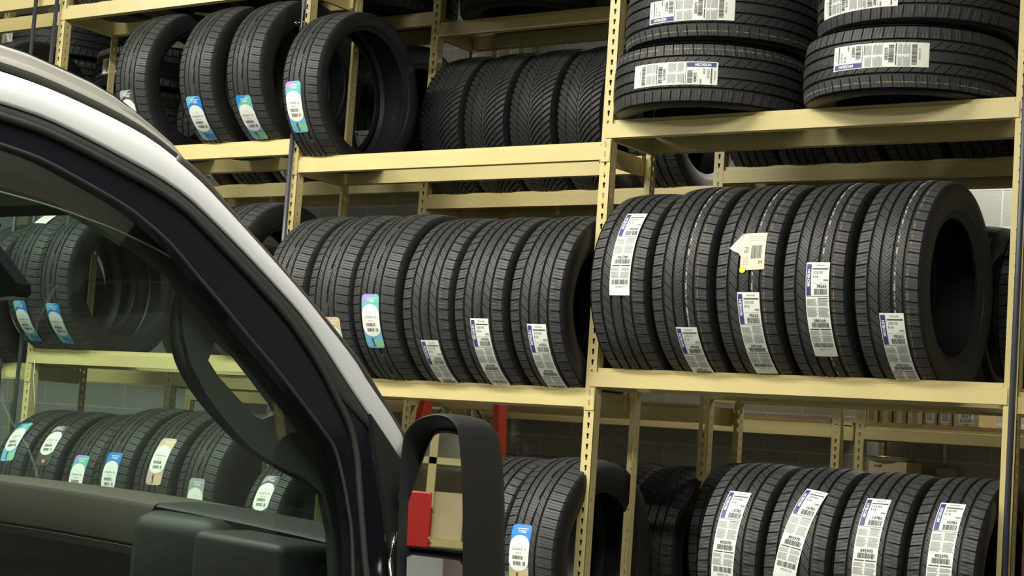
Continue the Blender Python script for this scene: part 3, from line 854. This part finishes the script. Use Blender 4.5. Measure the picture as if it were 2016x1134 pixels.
# ------------------------------------------------------------------ the white van (nose towards the rack)
WPAINT = mat('white_car_paint', (0.80, 0.81, 0.83), 0.28, spec=0.5, coat=0.6, noise=0.02, nscale=3)
ROOFG = mat('grey_roof', (0.23, 0.225, 0.20), 0.45)  # roof and its shoulder, greyer than the white body
BPLAST = mat('black_plastic', (0.022, 0.022, 0.023), 0.48, bump=0.25, bscale=900)
BGLOSS = mat('black_gloss_trim', (0.008, 0.010, 0.014), 0.25)
RUBB = mat('rubber_seal', (0.045, 0.043, 0.043), 0.5)
TRIMB = mat('warm_grey_trim', (0.26, 0.25, 0.21), 0.75, bump=0.3, bscale=500)
TRIMD = mat('dark_trim', (0.045, 0.043, 0.038), 0.7)
DASHM = mat('dark_brown_dash', (0.075, 0.062, 0.05), 0.6, bump=0.3, bscale=400)
def glass_mat(name, tint, gloss=(1, 1, 1)):
    m = bpy.data.materials.new(name); m.use_nodes = True; nt = m.node_tree
    for n in list(nt.nodes):
        if n.type != 'OUTPUT_MATERIAL': nt.nodes.remove(n)
    out = nt.nodes['Material Output']
    tr = nt.nodes.new('ShaderNodeBsdfTransparent'); tr.inputs[0].default_value = (*tint, 1)
    gl = nt.nodes.new('ShaderNodeBsdfGlossy'); gl.inputs['Roughness'].default_value = 0.02; gl.inputs[0].default_value = (*gloss, 1)
    fr = nt.nodes.new('ShaderNodeFresnel'); 
    ge = nt.nodes.new('ShaderNodeNewGeometry'); io = nt.nodes.new('ShaderNodeMapRange')    # same 1.55 from either side of the sheet
    io.inputs[3].default_value = 1.55; io.inputs[4].default_value = 1/1.55
    nt.links.new(ge.outputs['Backfacing'], io.inputs[0]); nt.links.new(io.outputs[0], fr.inputs[0])
    mx = nt.nodes.new('ShaderNodeMixShader')
    nt.links.new(fr.outputs[0], mx.inputs[0]); nt.links.new(tr.outputs[0], mx.inputs[1]); nt.links.new(gl.outputs[0], mx.inputs[2])
    nt.links.new(mx.outputs[0], out.inputs[0])
    return m
SGLASS = glass_mat('green_side_glass', (0.88, 0.955, 0.92))
WGLASS = glass_mat('windshield_glass', (0.88, 0.95, 0.90), (.45, .5, .47))
def S(y, z, off=0.0): return (.81-.15*z+off, y, z)
W1 = [(-3.0978, 2.1155), (-2.9895, 2.1088), (-2.8757, 2.0934), (-2.755, 2.0718), (-2.6721, 2.0498), (-2.5849, 2.0145), (-2.5332, 1.9889), (-2.4693, 1.9506), (-2.4041, 1.9054), (-2.3236, 1.8538), (-2.2028, 1.7737), (-2.1323, 1.7227), (-2.016, 1.6358), (-1.9719, 1.5900), (-1.9079, 1.5325), (-1.8356, 1.4578), (-1.8153, 1.4300)]
W0 = [(-3.098, 2.0501), (-2.99, 2.0433), (-2.8767, 2.023), (-2.7566, 1.9962), (-2.6739, 1.9763), (-2.5869, 1.9462), (-2.5038, 1.9024), (-2.4023, 1.8434), (-2.3092, 1.7848), (-2.2057, 1.7153), (-2.1007, 1.6207), (-2.0738, 1.5935), (-1.9772, 1.5032), (-1.8986, 1.4347), (-1.8524, 1.3862)]
R0 = [(-3.0649, 2.1842), (-2.9873, 2.1814), (-2.9204, 2.172), (-2.8232, 2.1587), (-2.7513, 2.1408), (-2.6923, 2.1191), (-2.6472, 2.0997), (-2.6013, 2.0775), (-2.5704, 2.0567), (-2.5535, 2.0366)]
G1 = [(-2.6015, 2.0379), (-2.5672, 2.0269), (-2.5246, 2.0054), (-2.4574, 1.9607), (-2.3903, 1.9098), (-2.306, 1.8562), (-2.1835, 1.7759), (-2.1113, 1.7248), (-1.9942, 1.6376), (-1.9452, 1.5905), (-1.8956, 1.5404), (-1.8246, 1.4665), (-1.8025, 1.4445)]
S1 = [(-3.0981, 2.0255), (-2.9902, 2.0169), (-2.8771, 1.996), (-2.7571, 1.9686), (-2.6746, 1.9482), (-2.5956, 1.9193), (-2.5239, 1.8787), (-2.4309, 1.8221), (-2.3414, 1.7651), (-2.244, 1.6959), (-2.1486, 1.6037), (-2.0909, 1.5302), (-2.0464, 1.4668), (-2.0257, 1.3966), (-2.0207, 1.318), (-2.0146, 1.2158), (-2.0074, 1.1153), (-1.9898, 0.9653)]
D0 = [(-3.0982, 1.9693), (-2.9907, 1.9573), (-2.878, 1.9295), (-2.7787, 1.9016), (-2.7268, 1.8818), (-2.6365, 1.8357), (-2.5451, 1.7678), (-2.4777, 1.7187), (-2.4053, 1.663), (-2.3142, 1.5954), (-2.2204, 1.5196), (-2.1415, 1.4525), (-2.1025, 1.4122), (-2.0763, 1.3411), (-2.0611, 1.2756), (-2.0513, 1.216), (-2.0517, 1.1164), (-2.0531, 0.9687)]
GL = [(-3.0738, 1.88), (-2.9977, 1.8759), (-2.9187, 1.8695), (-2.8367, 1.8587), (-2.7517, 1.8463), (-2.6151, 1.8153), (-2.5426, 1.7839), (-2.4472, 1.7344), (-2.3821, 1.6878), (-2.3173, 1.6388), (-2.2666, 1.5957), (-2.1782, 1.5257), (-2.1054, 1.4622), (-2.0716, 1.4237), (-2.0448, 1.3579), (-2.0247, 1.2736), (-2.0203, 1.2193), (-2.019, 1.1127), (-2.0204, 0.9634)]
PO = [(-2.655, 1.888), (-2.5622, 1.8454), (-2.4021, 1.773), (-2.1982, 1.6384), (-2.0546, 1.5266), (-1.9434, 1.4202), (-1.9195, 1.3211), (-1.9231, 1.1065), (-1.9229, 0.9535)]
PI_ = [(-2.70, 1.828), (-2.6253, 1.8007), (-2.5565, 1.7685), (-2.528, 1.735), (-2.530, 1.69), (-2.528, 1.64), (-2.51, 1.585), (-2.462, 1.517), (-2.39, 1.452), (-2.315, 1.40), (-2.225, 1.363), (-2.139, 1.340), (-2.067, 1.3003), (-2.0436, 1.21), (-2.0398, 1.1092), (-2.0388, 0.9596)]
PH = [(-2.4232, 1.6483), (-2.4514, 1.5929), (-2.423, 1.5618), (-2.3726, 1.5248), (-2.3029, 1.4754), (-2.2753, 1.4698), (-2.2378, 1.4812), (-2.2229, 1.4938), (-2.2364, 1.5109), (-2.3059, 1.5702), (-2.3541, 1.61)]
HA = [(-2.5032, 1.7657), (-2.5143, 1.7138), (-2.516, 1.6565), (-2.4987, 1.5954), (-2.4475, 1.5307), (-2.3753, 1.4695), (-2.3008, 1.4172), (-2.2147, 1.3792), (-2.1162, 1.3462)]
YB = -6.6
def ext(c, y=YB, dz=0.01): return [(y, c[0][1]+dz), (-4.2, c[0][1]+dz*.8), (-3.4, c[0][1]+dz*.35)] + c
def smooth(c, n=4):
    out = []
    P = [Vector(p) for p in c]
    for i in range(len(P)-1):
        a, b, d, e = P[max(i-1, 0)], P[i], P[i+1], P[min(i+2, len(P)-1)]
        for k in range(n):
            t = k/n
            out.append(tuple(0.5*((2*b)+(-a+d)*t+(2*a-5*b+4*d-e)*t*t+(-a+3*b-3*d+e)*t**3)))
    out.append(tuple(P[-1])); return out
def resample(c, n):
    P = [Vector(p) for p in c]; L = [0]
    for i in range(1, len(P)): L.append(L[-1]+(P[i]-P[i-1]).length)
    out = []
    for k in range(n):
        d = L[-1]*k/(n-1); i = 1
        while i < len(P)-1 and L[i] < d: i += 1
        t = (d-L[i-1])/max(L[i]-L[i-1], 1e-9)
        out.append(tuple(P[i-1].lerp(P[i], t)))
    return out
XM = -.335                                   # the van's middle plane
van = empty('van', (XM, -3.2, 0)); tag(van, 'white van parked nose-in at the left, its black side mirror near the centre', 'van')
VOFF = Vector(van.location)
def vpart(o, parent=None, label=None):
    if parent is None:
        o.parent = van; o.matrix_parent_inverse = Matrix.Translation(-VOFF)
    else:
        o.parent = parent; o.matrix_parent_inverse = Matrix.Translation(-VOFF)
        o.matrix_parent_inverse = Matrix.Identity(4)
    if label: o['label'] = label
    return o
def loft(name, rows, m, thick=0.0, closed=False, smooth_=40, parent=None, label=None, mirror=False):
    """rows: list of equal-length point rows"""
    if mirror: rows = [[(2*XM-p[0], p[1], p[2]) for p in r] for r in rows]
    V = [p for r in rows for p in r]; n = len(rows[0]); F = []
    for i in range(len(rows)-1):
        for k in range(n-1):
            F.append((i*n+k, i*n+k+1, (i+1)*n+k+1, (i+1)*n+k))
    o = from_py(name, V, F, [m], None, smooth=smooth_)
    if thick:
        md = o.modifiers.new('thickness', 'SOLIDIFY'); md.thickness = thick; md.offset = 0
    return vpart(o, parent, label)
def band(name, a, b, off_a, off_b, m, bulge=0.0, thick=.004, n=70, nv=6, **kw):
    A, B = resample(a, n), resample(b, n); rows = []
    for k in range(nv):
        t = k/(nv-1); o = off_a+(off_b-off_a)*t+bulge*math.sin(PI*t)
        rows.append([S(p[0]+(q[0]-p[0])*t, p[1]+(q[1]-p[1])*t, o) for p, q in zip(A, B)])
    return loft(name, rows, m, thick, **kw)
def plate(name, outer, holes, off, thick, m, mirror=False, label=None):
    bm = bmesh.new(); edges = []
    for lp in [outer]+list(holes):
        vs = [bm.verts.new(S(p[0], p[1], off)) for p in lp]
        edges += [bm.edges.new((vs[i], vs[(i+1) % len(vs)])) for i in range(len(vs))]
    bmesh.ops.triangle_fill(bm, use_beauty=True, use_dissolve=False, edges=edges, normal=Vector((1, 0, .15)))
    if mirror:
        for v in bm.verts: v.co.x = 2*XM-v.co.x
    bmesh.ops.recalc_face_normals(bm, faces=bm.faces[:])
    me = bpy.data.meshes.new(name); bm.to_mesh(me); bm.free()
    o = link(name, me, [m]); md = o.modifiers.new('thickness', 'SOLIDIFY'); md.thickness = thick; md.offset = 0
    return vpart(o, None, label)
W1s, W0s, R0s, G1s, S1s, D0s, GLs = [smooth(c) for c in (W1, W0, R0, G1, S1, D0, GL)]
for mir in (False, True):
    side = 'near' if not mir else 'far'
    band('pillar_panel', ext(W1s), ext(W0s), -.006, 0.0, WPAINT, bulge=.007, thick=.006, n=110, nv=9, mirror=mir, label='white painted A-pillar and roof rail' if not mir else None)
    band('gutter_strip', ext(W1s[:24], dz=.012), ext(R0s), -.030, -.045, BGLOSS, thick=.004, n=60, nv=3, mirror=mir)
    # grey roof shoulder: two soft steps rising from the gutter to the crown
    a, b = resample(ext([(y, z+.010) for y, z in W1s[:24]]), 70), resample(ext(R0s), 70)
    prof = [(0.0, -.022), (.22, -.012), (.45, -.020), (.52, -.030), (.75, -.030), (1.0, -.048)]
    rows = [[S(p[0]+(q[0]-p[0])*t, p[1]+(q[1]-p[1])*t, o) for p, q in zip(a, b)] for t, o in prof]
    loft('roof_shoulder', rows, ROOFG, .003, smooth_=60, mirror=mir)
    band('windshield_gasket', G1s, [(p[0]-.02, p[1]-.02) for p in G1s], -.012, -.004, RUBB, bulge=.003, thick=.006, n=60, nv=4, mirror=mir)
    fr_out = [(YB+3.2, W0[0][1]+.003)] + W0s[:-8] + [(-1.9465, 1.3255), (-1.9125, 1.1423), (-1.917, .90)]
    fr_in = [(YB+3.2, D0[0][1]+.003)] + D0s[:-1] + [(-2.0531, .90)]
    plate('door_frame', fr_out + fr_in[::-1], [], -.022, .034, BGLOSS, mirror=mir, label='black door frame' if not mir else None)
    band('door_edge', ext(W0s), ext(S1s[:-26]), -.003, -.008, RUBB, bulge=.003, thick=.005, n=90, nv=4, mirror=mir)
    m = MB(); m.tube([S(y, z, .000) for y, z in [(YB+3.2, S1[0][1]+.01)]+S1s], .0085, 8); 
    if mir:
        for v in m.bm.verts: v.co.x = 2*XM-v.co.x
    vpart(m.build('door_seal', RUBB))
    m = MB(); m.tube([S(y, z, -.004) for y, z in [(YB+3.2, D0[0][1]+.01)]+D0s], .0045, 8)
    if mir:
        for v in m.bm.verts: v.co.x = 2*XM-v.co.x
    vpart(m.build('inner_seal', RUBB))
    gl = [(-3.42, GL[0][1]+.012)] + GLs + [(-3.42, .9634)]
    plate('side_window', gl, [], -.040, .004, SGLASS, mirror=mir, label='green tinted side glass, slightly lowered' if not mir else None)
    if not mir: vpart(MB().tube([S(y, z, -.040) for y, z in [(-3.42, GL[0][1]+.012)]+GLs[:-4]], .0022, 6).build('glass_edge', mat('ground_glass_edge', (.20, .25, .22), .5)))
    pil = PO + PI_[::-1]
    plate('pillar_trim', pil, [PH], -.085, .018, TRIMD, mirror=mir)
    # lower body
    fl = [(-.78, .45), (-.74, .75), (-.82, .98), (-1.35, 1.06), (-1.85, 1.10), (-1.905, .965), (-3.3, .965), (-3.42, 1.0), (-3.42, W0[0][1]+.004), (YB, W0[0][1]+.01), (YB, .40), (-5.75, .40)]
    fl += [(-5.3+.45*math.cos(a), .36+.45*math.sin(a)) for a in [PI*.06+PI*.88*k/12 for k in range(12)]][::-1] + [(-4.85, .36), (-2.25, .36)] + [(-1.75+.43*math.cos(a), .36+.43*math.sin(a)) for a in [PI*k/12 for k in range(12, -1, -1)]] + [(-1.2, .36)]
    plate('body_side', fl, [], 0.0, .008, WPAINT, mirror=mir)
    MB_b = MB().box(XM+.66, XM+.80, -3.47, -3.36, 1.0, 1.93)
    if mir:
        for v in MB_b.bm.verts: v.co.x = 2*XM-v.co.x
    vpart(MB_b.build('b_pillar_trim', TRIMD))
    # handle on the pillar
    m = MB(); hs = smooth(HA, 4); nn = len(hs)
    m.tube([S(y, z, -.105) for y, z in hs], [.012+.009*math.sin(PI*min(1, i/(nn*.8)))+.004*i/nn for i in range(nn)], 12)
    if mir:
        for v in m.bm.verts: v.co.x = 2*XM-v.co.x
    vpart(m.build('grab_handle', TRIMD))
plate('mirror_sail', [(-1.9772, 1.5032), (-1.8524, 1.3862), (-1.8456, 1.2774), (-1.8576, 1.1118), (-1.8604, .94), (-1.915, .94), (-1.9125, 1.1423), (-1.9465, 1.3255)], [], .004, .012, BPLAST, label='black triangular panel behind the mirror')
# roof skin, windshield, header, headliner
def across(ptR, lift, n=15):
    xr = ptR[0]; xl = 2*XM-xr
    return [(xl+(xr-xl)*k/(n-1), ptR[1], ptR[2]+lift*math.sin(PI*k/(n-1))) for k in range(n)]
rr = resample(ext(R0s), 40)
loft('roof', [across(S(y, z, -.048), .035) for y, z in rr], ROOFG, .003, smooth_=60)
def ws(p, bulge, n=17, off=-.02):
    a = S(p[0], p[1], off); xl = 2*XM-a[0]
    return [(xl+(a[0]-xl)*k/(n-1), a[1]+bulge*math.sin(PI*k/(n-1)), a[2]) for k in range(n)]
wr_ = [ws(p, .05+.09*i/14) for i, p in enumerate(resample([(p[0]-.012, p[1]-.012) for p in G1s[3:]] + [(-1.45, 1.20), (-1.30, 1.08)], 15))]
loft('windshield', wr_, WGLASS, 0, smooth_=60)
vpart(MB().prism([(-2.60, 1.91), (-2.52, 1.925), (-2.50, 1.95), (-2.62, 2.01), (-2.75, 2.0)], 'X', 2*XM-.44, .44).build('windshield_header', TRIMD))
vpart(MB().box(2*XM-.42, .40, -3.75, -2.60, 1.93, 1.955, bev=.006).build('headliner', TRIMB))
plate('roof_side_trim', [(-3.42, 1.985), (-3.0, 1.985), (-2.86, 1.955), (-2.76, 1.93), (-2.64, 1.885), (-2.69, 1.825), (-2.80, 1.862), (-2.9, 1.888), (-3.42, 1.92)], [], -.095, .02, TRIMB)
# interior mirror
vpart(MB().prism([(-.52, 1.885), (-.262, 1.868), (-.197, 1.818), (-.125, 1.762), (-.120, 1.742), (-.135, 1.730), (-.24, 1.722), (-.52, 1.725)], 'Y', -2.50, -2.455).tube([(-.36, -2.47, 1.87), (-.34, -2.40, 1.93)], .012, 8).build('rear_view_mirror', BGLOSS))
# dashboard
def dash(name, xa, xb, mm, prof, za=1.25, zb=1.178, n=14):
    rows = []
    for k in range(n):
        x = xa+(xb-xa)*k/(n-1); f = max(0.0, (x+.95)/1.45); zt = za+(zb-za)*f**1.6
        rows.append([(x, y+.03*math.sin(PI*(x+.95)/1.45), zt+z) for y, z in prof])
    o = loft(name, rows, mm, 0, smooth_=45); return o
dtop = [(-1.885, -.128), (-1.905, -.122), (-1.912, -.02), (-1.905, -.006), (-1.885, 0), (-1.75, .004), (-1.55, -.01), (-1.38, -.03), (-1.38, -.5)]
dash('dashboard_pad', -1.10, -.222, DASHM, dtop)
dash('dashboard_center', -.222, .50, BPLAST, [(-1.86, -.30), (-1.89, -.05), (-1.902, -.010), (-1.885, 0), (-1.75, .004), (-1.55, -.01), (-1.38, -.03), (-1.38, -.5)])
dash('dashboard_ledge', -1.10, -.222, TRIMD, [(-1.80, -.152), (-1.905, -.152), (-1.908, -.131), (-1.885, -.129), (-1.80, -.129)])
vpart(MB().box(2*XM-.50, .50, -1.84, -1.42, .55, 1.10).build('dashboard_lower', BGLOSS))
PODM = mat('pod_plastic', (0.010, 0.011, 0.011), 0.6)
def hood_pod(x0, x1, y0, y1, z0, z1, sl, bev=.022):
    m = MB(); m.box(x0, x1, y0, y1, z0, z1, bev=bev)
    for v in m.bm.verts:
        if v.co.z > (z0+z1)/2: v.co.z += sl*(v.co.x-x0)
    return vpart(m.build('instrument_pod', PODM, smooth=50))
hood_pod(-.195, .11, -2.0, -1.86, .9, 1.212, -.03, .05)
hood_pod(.137, .44, -2.09, -1.88, .9, 1.185, -.05)
vpart(MB().box(2*XM-.50, .50, -6.5, -1.3, .42, .47).build('floor_pan', TRIMD))
vpart(MB().box(2*XM-.56, 2*XM-.50, -3.4, -1.4, .47, 1.0, bev=.01).build('door_card', TRIMD))
vpart(MB().box(.51, .56, -3.4, -1.4, .47, .97, bev=.01).build('door_card', TRIMD))
def seat(x):
    m = MB(); m.box(x-.25, x+.25, -3.25, -2.7, .75, .90, bev=.05); m.box(x-.24, x+.24, -3.42, -3.25, .85, 1.42, bev=.06); m.box(x-.13, x+.13, -3.42, -3.31, 1.46, 1.64, bev=.04); m.box(x-.2, x+.2, -3.2, -2.75, .47, .76)
    m.tube([(x-.06, -3.37, 1.35), (x-.06, -3.37, 1.5)], .008, 6); m.tube([(x+.06, -3.37, 1.35), (x+.06, -3.37, 1.5)], .008, 6)
    vpart(m.build('seat', TRIMD, smooth=40))
seat(-.85)
# hood, nose
rows = []
for y, z in [(-1.32, 1.07), (-1.1, 1.03), (-.9, .97), (-.78, .88), (-.74, .75), (-.76, .5), (-.8, .40)]:
    rows.append([(2*XM-.68+(1.36-2*XM-.0+0)*0 + (k/12)*(2*(.68-XM)), y+.07*math.sin(PI*k/12), z+.02*math.sin(PI*k/12)) for k in range(13)])
loft('hood', rows, WPAINT, .004, smooth_=50)
vpart(MB().box(2*XM-.60, .60, -.80, -.66, .34, .52, bev=.03).build('bumper', BPLAST))
for sx in (.60, 2*XM-.60):
    vpart(MB().box(sx-.1, sx+.1, -.80, -.70, .72, .88, bev=.02).build('headlamp', mat('lamp_lens', (.5, .5, .5), .1, spec=.8)))
vpart(MB().box(2*XM-.66, .66, YB-.02, YB+.02, .40, 2.06, bev=.01).build('rear_doors', WPAINT))
for i, (sx, y) in enumerate(((.56, -1.75), (.56, -5.3), (2*XM-.56, -1.75), (2*XM-.56, -5.3))):
    w = bpy.data.objects.new('wheel', KIND['gen2']); COL.objects.link(w); w.location = (sx, y, .345)
    vpart(w); w.matrix_parent_inverse = Matrix.Translation(-VOFF)
    dk = MB().tube([(-.05, 0, 0), (.0, 0, 0), (.06, 0, 0)], [.225, .235, .19], 28).build('wheel_disc', STEEL, w)

# ---- door mirror
RIM = [(.705, .955), (.700, 1.02), (.691, 1.119), (.684, 1.245), (.678, 1.379), (.681, 1.452), (.698, 1.484), (.730, 1.505), (.772, 1.515), (.806, 1.512), (.830, 1.498), (.844, 1.476), (.859, 1.409), (.874, 1.298), (.888, 1.138), (.895, 1.02), (.893, .955), (.87, .935), (.80, .928), (.73, .935)]
Rs = smooth(RIM + [RIM[0]], 4)[:-1]
cx, cz = .785, 1.22
def ring(y, sc, dx=0, dz=0): return [(cx+(x-cx)*sc+dx, y, cz+(z-cz)*sc+dz) for x, z in Rs]
def loop_loft(name, rings, m, caps=(False, False), parent=None, label=None):
    n = len(rings[0]); V = [p for r in rings for p in r]; F = []
    for i in range(len(rings)-1):
        for k in range(n): F.append((i*n+k, i*n+(k+1) % n, (i+1)*n+(k+1) % n, (i+1)*n+k))
    if caps[0]: F.append(tuple(range(n))[::-1])
    if caps[1]: F.append(tuple(range((len(rings)-1)*n, len(rings)*n)))
    o = from_py(name, V, F, [m], None, smooth=50)
    return o
mh = loop_loft('side_mirror', [ring(-1.862, .86), ring(-1.90, .90), ring(-1.935, .955), ring(-1.948, .968), ring(-1.953, .985), ring(-1.945, 1.0), ring(-1.90, 1.006, .003), ring(-1.84, 1.0, .006), ring(-1.80, .985, .006), ring(-1.775, .94, .004), ring(-1.76, .80, .0)], BPLAST, (True, True))
vpart(mh, None, 'black plastic door mirror housing')
VG = mat('mirror_silvering', (.86, .9, .88), 0.01, metal=1.0)
def mglass(name, pts, yaw, pitch, y, frame=True):
    ccx = sum(p[0] for p in pts)/len(pts); ccz = sum(p[1] for p in pts)/len(pts)
    R = Matrix.Rotation(yaw, 3, 'Z') @ Matrix.Rotation(pitch, 3, 'X')
    def T(x, z, d=0): 
        v = R @ Vector((x-ccx, d, z-ccz)); return (v[0]+ccx, v[1]+y, v[2]+ccz)
    n = len(pts)
    V = [T(x, z) for x, z in pts] + [T(x, z, .004) for x, z in pts]
    F = [tuple(range(n)), tuple(range(2*n-1, n-1, -1))] + [(i, (i+1) % n, (i+1) % n+n, i+n) for i in range(n)]
    o = from_py(name, V, F, [VG], None)
    o.parent = mh; 
    P2 = [(ccx+(x-ccx)*1.07+(.006 if x > ccx else -.006)*0, ccz+(z-ccz)*1.04) for x, z in pts]
    V = [T(x, z, .003) for x, z in P2] + [T(x, z, .020) for x, z in P2]
    f = from_py('glass_carrier', V, F, [BGLOSS], None); f.parent = mh
    return o
gu = smooth([(.664, 1.192), (.670, 1.24), (.690, 1.32), (.712, 1.40), (.727, 1.445), (.742, 1.466), (.775, 1.470), (.805, 1.462), (.818, 1.44), (.830, 1.33), (.838, 1.24), (.838, 1.20), (.832, 1.190), (.75, 1.192), (.664, 1.192)], 3)[:-1]
mglass('mirror_glass', gu, math.radians(18.5), math.radians(-1.5), -1.895)
mglass('wide_angle_glass', [(.705, .965), (.700, 1.02), (.697, 1.165), (.71, 1.172), (.83, 1.168), (.842, 1.155), (.852, 1.02), (.852, .965)], math.radians(18), math.radians(6), -1.90)
vpart(MB().tube([(.66, -1.87, 1.00), (.74, -1.85, 1.00)], .03, 12).tube([(.625, -1.87, 1.30), (.74, -1.85, 1.30)], .022, 12).build('mirror_arm', BPLAST))
vpart(MB().tube([S(-1.925, 1.155, .01), S(-1.90, 1.22, .012)], .0045, 8).tube([S(-1.92, .98, .01), S(-1.925, 1.155, .01)], .006, 8).build('hinge_pin', CHROME))

# ------------------------------------------------------------------ things behind the van, met in the mirrors and the glass
REDP = mat('red_enamel', (0.45, 0.02, 0.02), 0.3)
tc = empty('tool_cabinet', (.45, -8.7, 0)); tag(tc, 'red steel tool cabinet on castors behind the van, seen in its mirror', 'tool cabinet')
MB().box(-.35, .35, -.5, .5, .12, 1.45, bev=.01).build('cabinet_body', REDP, tc)
for k in range(6): 
    d = MB().box(.35, .362, -.46, .46, .18+k*.2, .36+k*.2, bev=.004).build('drawer', REDP, tc)
    MB().box(.362, .375, -.4, .4, .33+k*.2, .345+k*.2).build('drawer_pull', STEEL, d)
for sx in (-.28, .28):
    for sy in (-.42, .42): MB().tube([(sx-.02, sy, .06), (sx+.02, sy, .06)], .06, 14).build('castor', BPLAST, tc)
wb = empty('storage_rack', (-7.6, -5.0, 0)); tag(wb, 'cream storage shelving with parts along the far left wall', 'shelving rack')
for y in (-2.4, 0, 2.4):
    MB().box(-.25, .25, y-.03, y+.03, 0, 3.2).build('upright_post', BEIGE, wb)
for z in (.4, 1.2, 2.0, 2.8): MB().box(-.25, .25, -2.4, 2.4, z, z+.05).build('shelf_panel', BEIGE, wb)
for i in range(14):
    y = -7.2+.34*i; z = (.45, 1.25, 2.05)[i % 3]
    b = MB().box(-.18, .18, -.14, .14, 0, .34+.05*(i % 2), bev=.005).build('storage_box', CARD if i % 2 else CARD2); b.location = (-7.6, y, z)
    tag(b, 'cardboard storage box on the cream shelving along the far left wall', 'box', 'storage boxes by the left wall')

BENCHM = mat('pale_green_bench_top', (0.45, 0.58, 0.48), 0.4)
wk = empty('workbench', (1.1, -7.1, 0)); tag(wk, 'workbench with pale green top behind the van, seen in its mirror', 'workbench')
MB().box(-.9, .9, -.4, .4, .98, 1.04, bev=.008).build('bench_top', BENCHM, wk)
for sx in (-.84, .84):
    for sy in (-.35, .35): MB().box(sx-.03, sx+.03, sy-.03, sy+.03, 0, .98).build('leg', STEEL, wk)
ws2 = empty('storage_rack', (1.6, -10.6, 0)); tag(ws2, 'cream storage shelving along the rear wall behind the workbench', 'shelving rack')
for x in (-2.4, -.8, .8, 2.4): MB().box(x-.03, x+.03, -.25, .25, 0, 3.0).build('upright_post', BEIGE, ws2)
for z in (.5, 1.1, 1.7, 2.3): MB().box(-2.4, 2.4, -.25, .25, z, z+.05).build('shelf_panel', BEIGE, ws2)
for i in range(12):
    x = -.6+.38*i; z = (1.15, 1.75)[i % 2]
    b = MB().box(-.14, .14, -.15, .18, 0, .3+.05*(i % 3), bev=.005).build('storage_box', (CARD, CARD2, WPAINT)[i % 3]); b.location = (x, -10.6, z)
    tag(b, 'storage box on the rear wall shelving behind the workbench', 'box', 'storage boxes on the rear shelving')
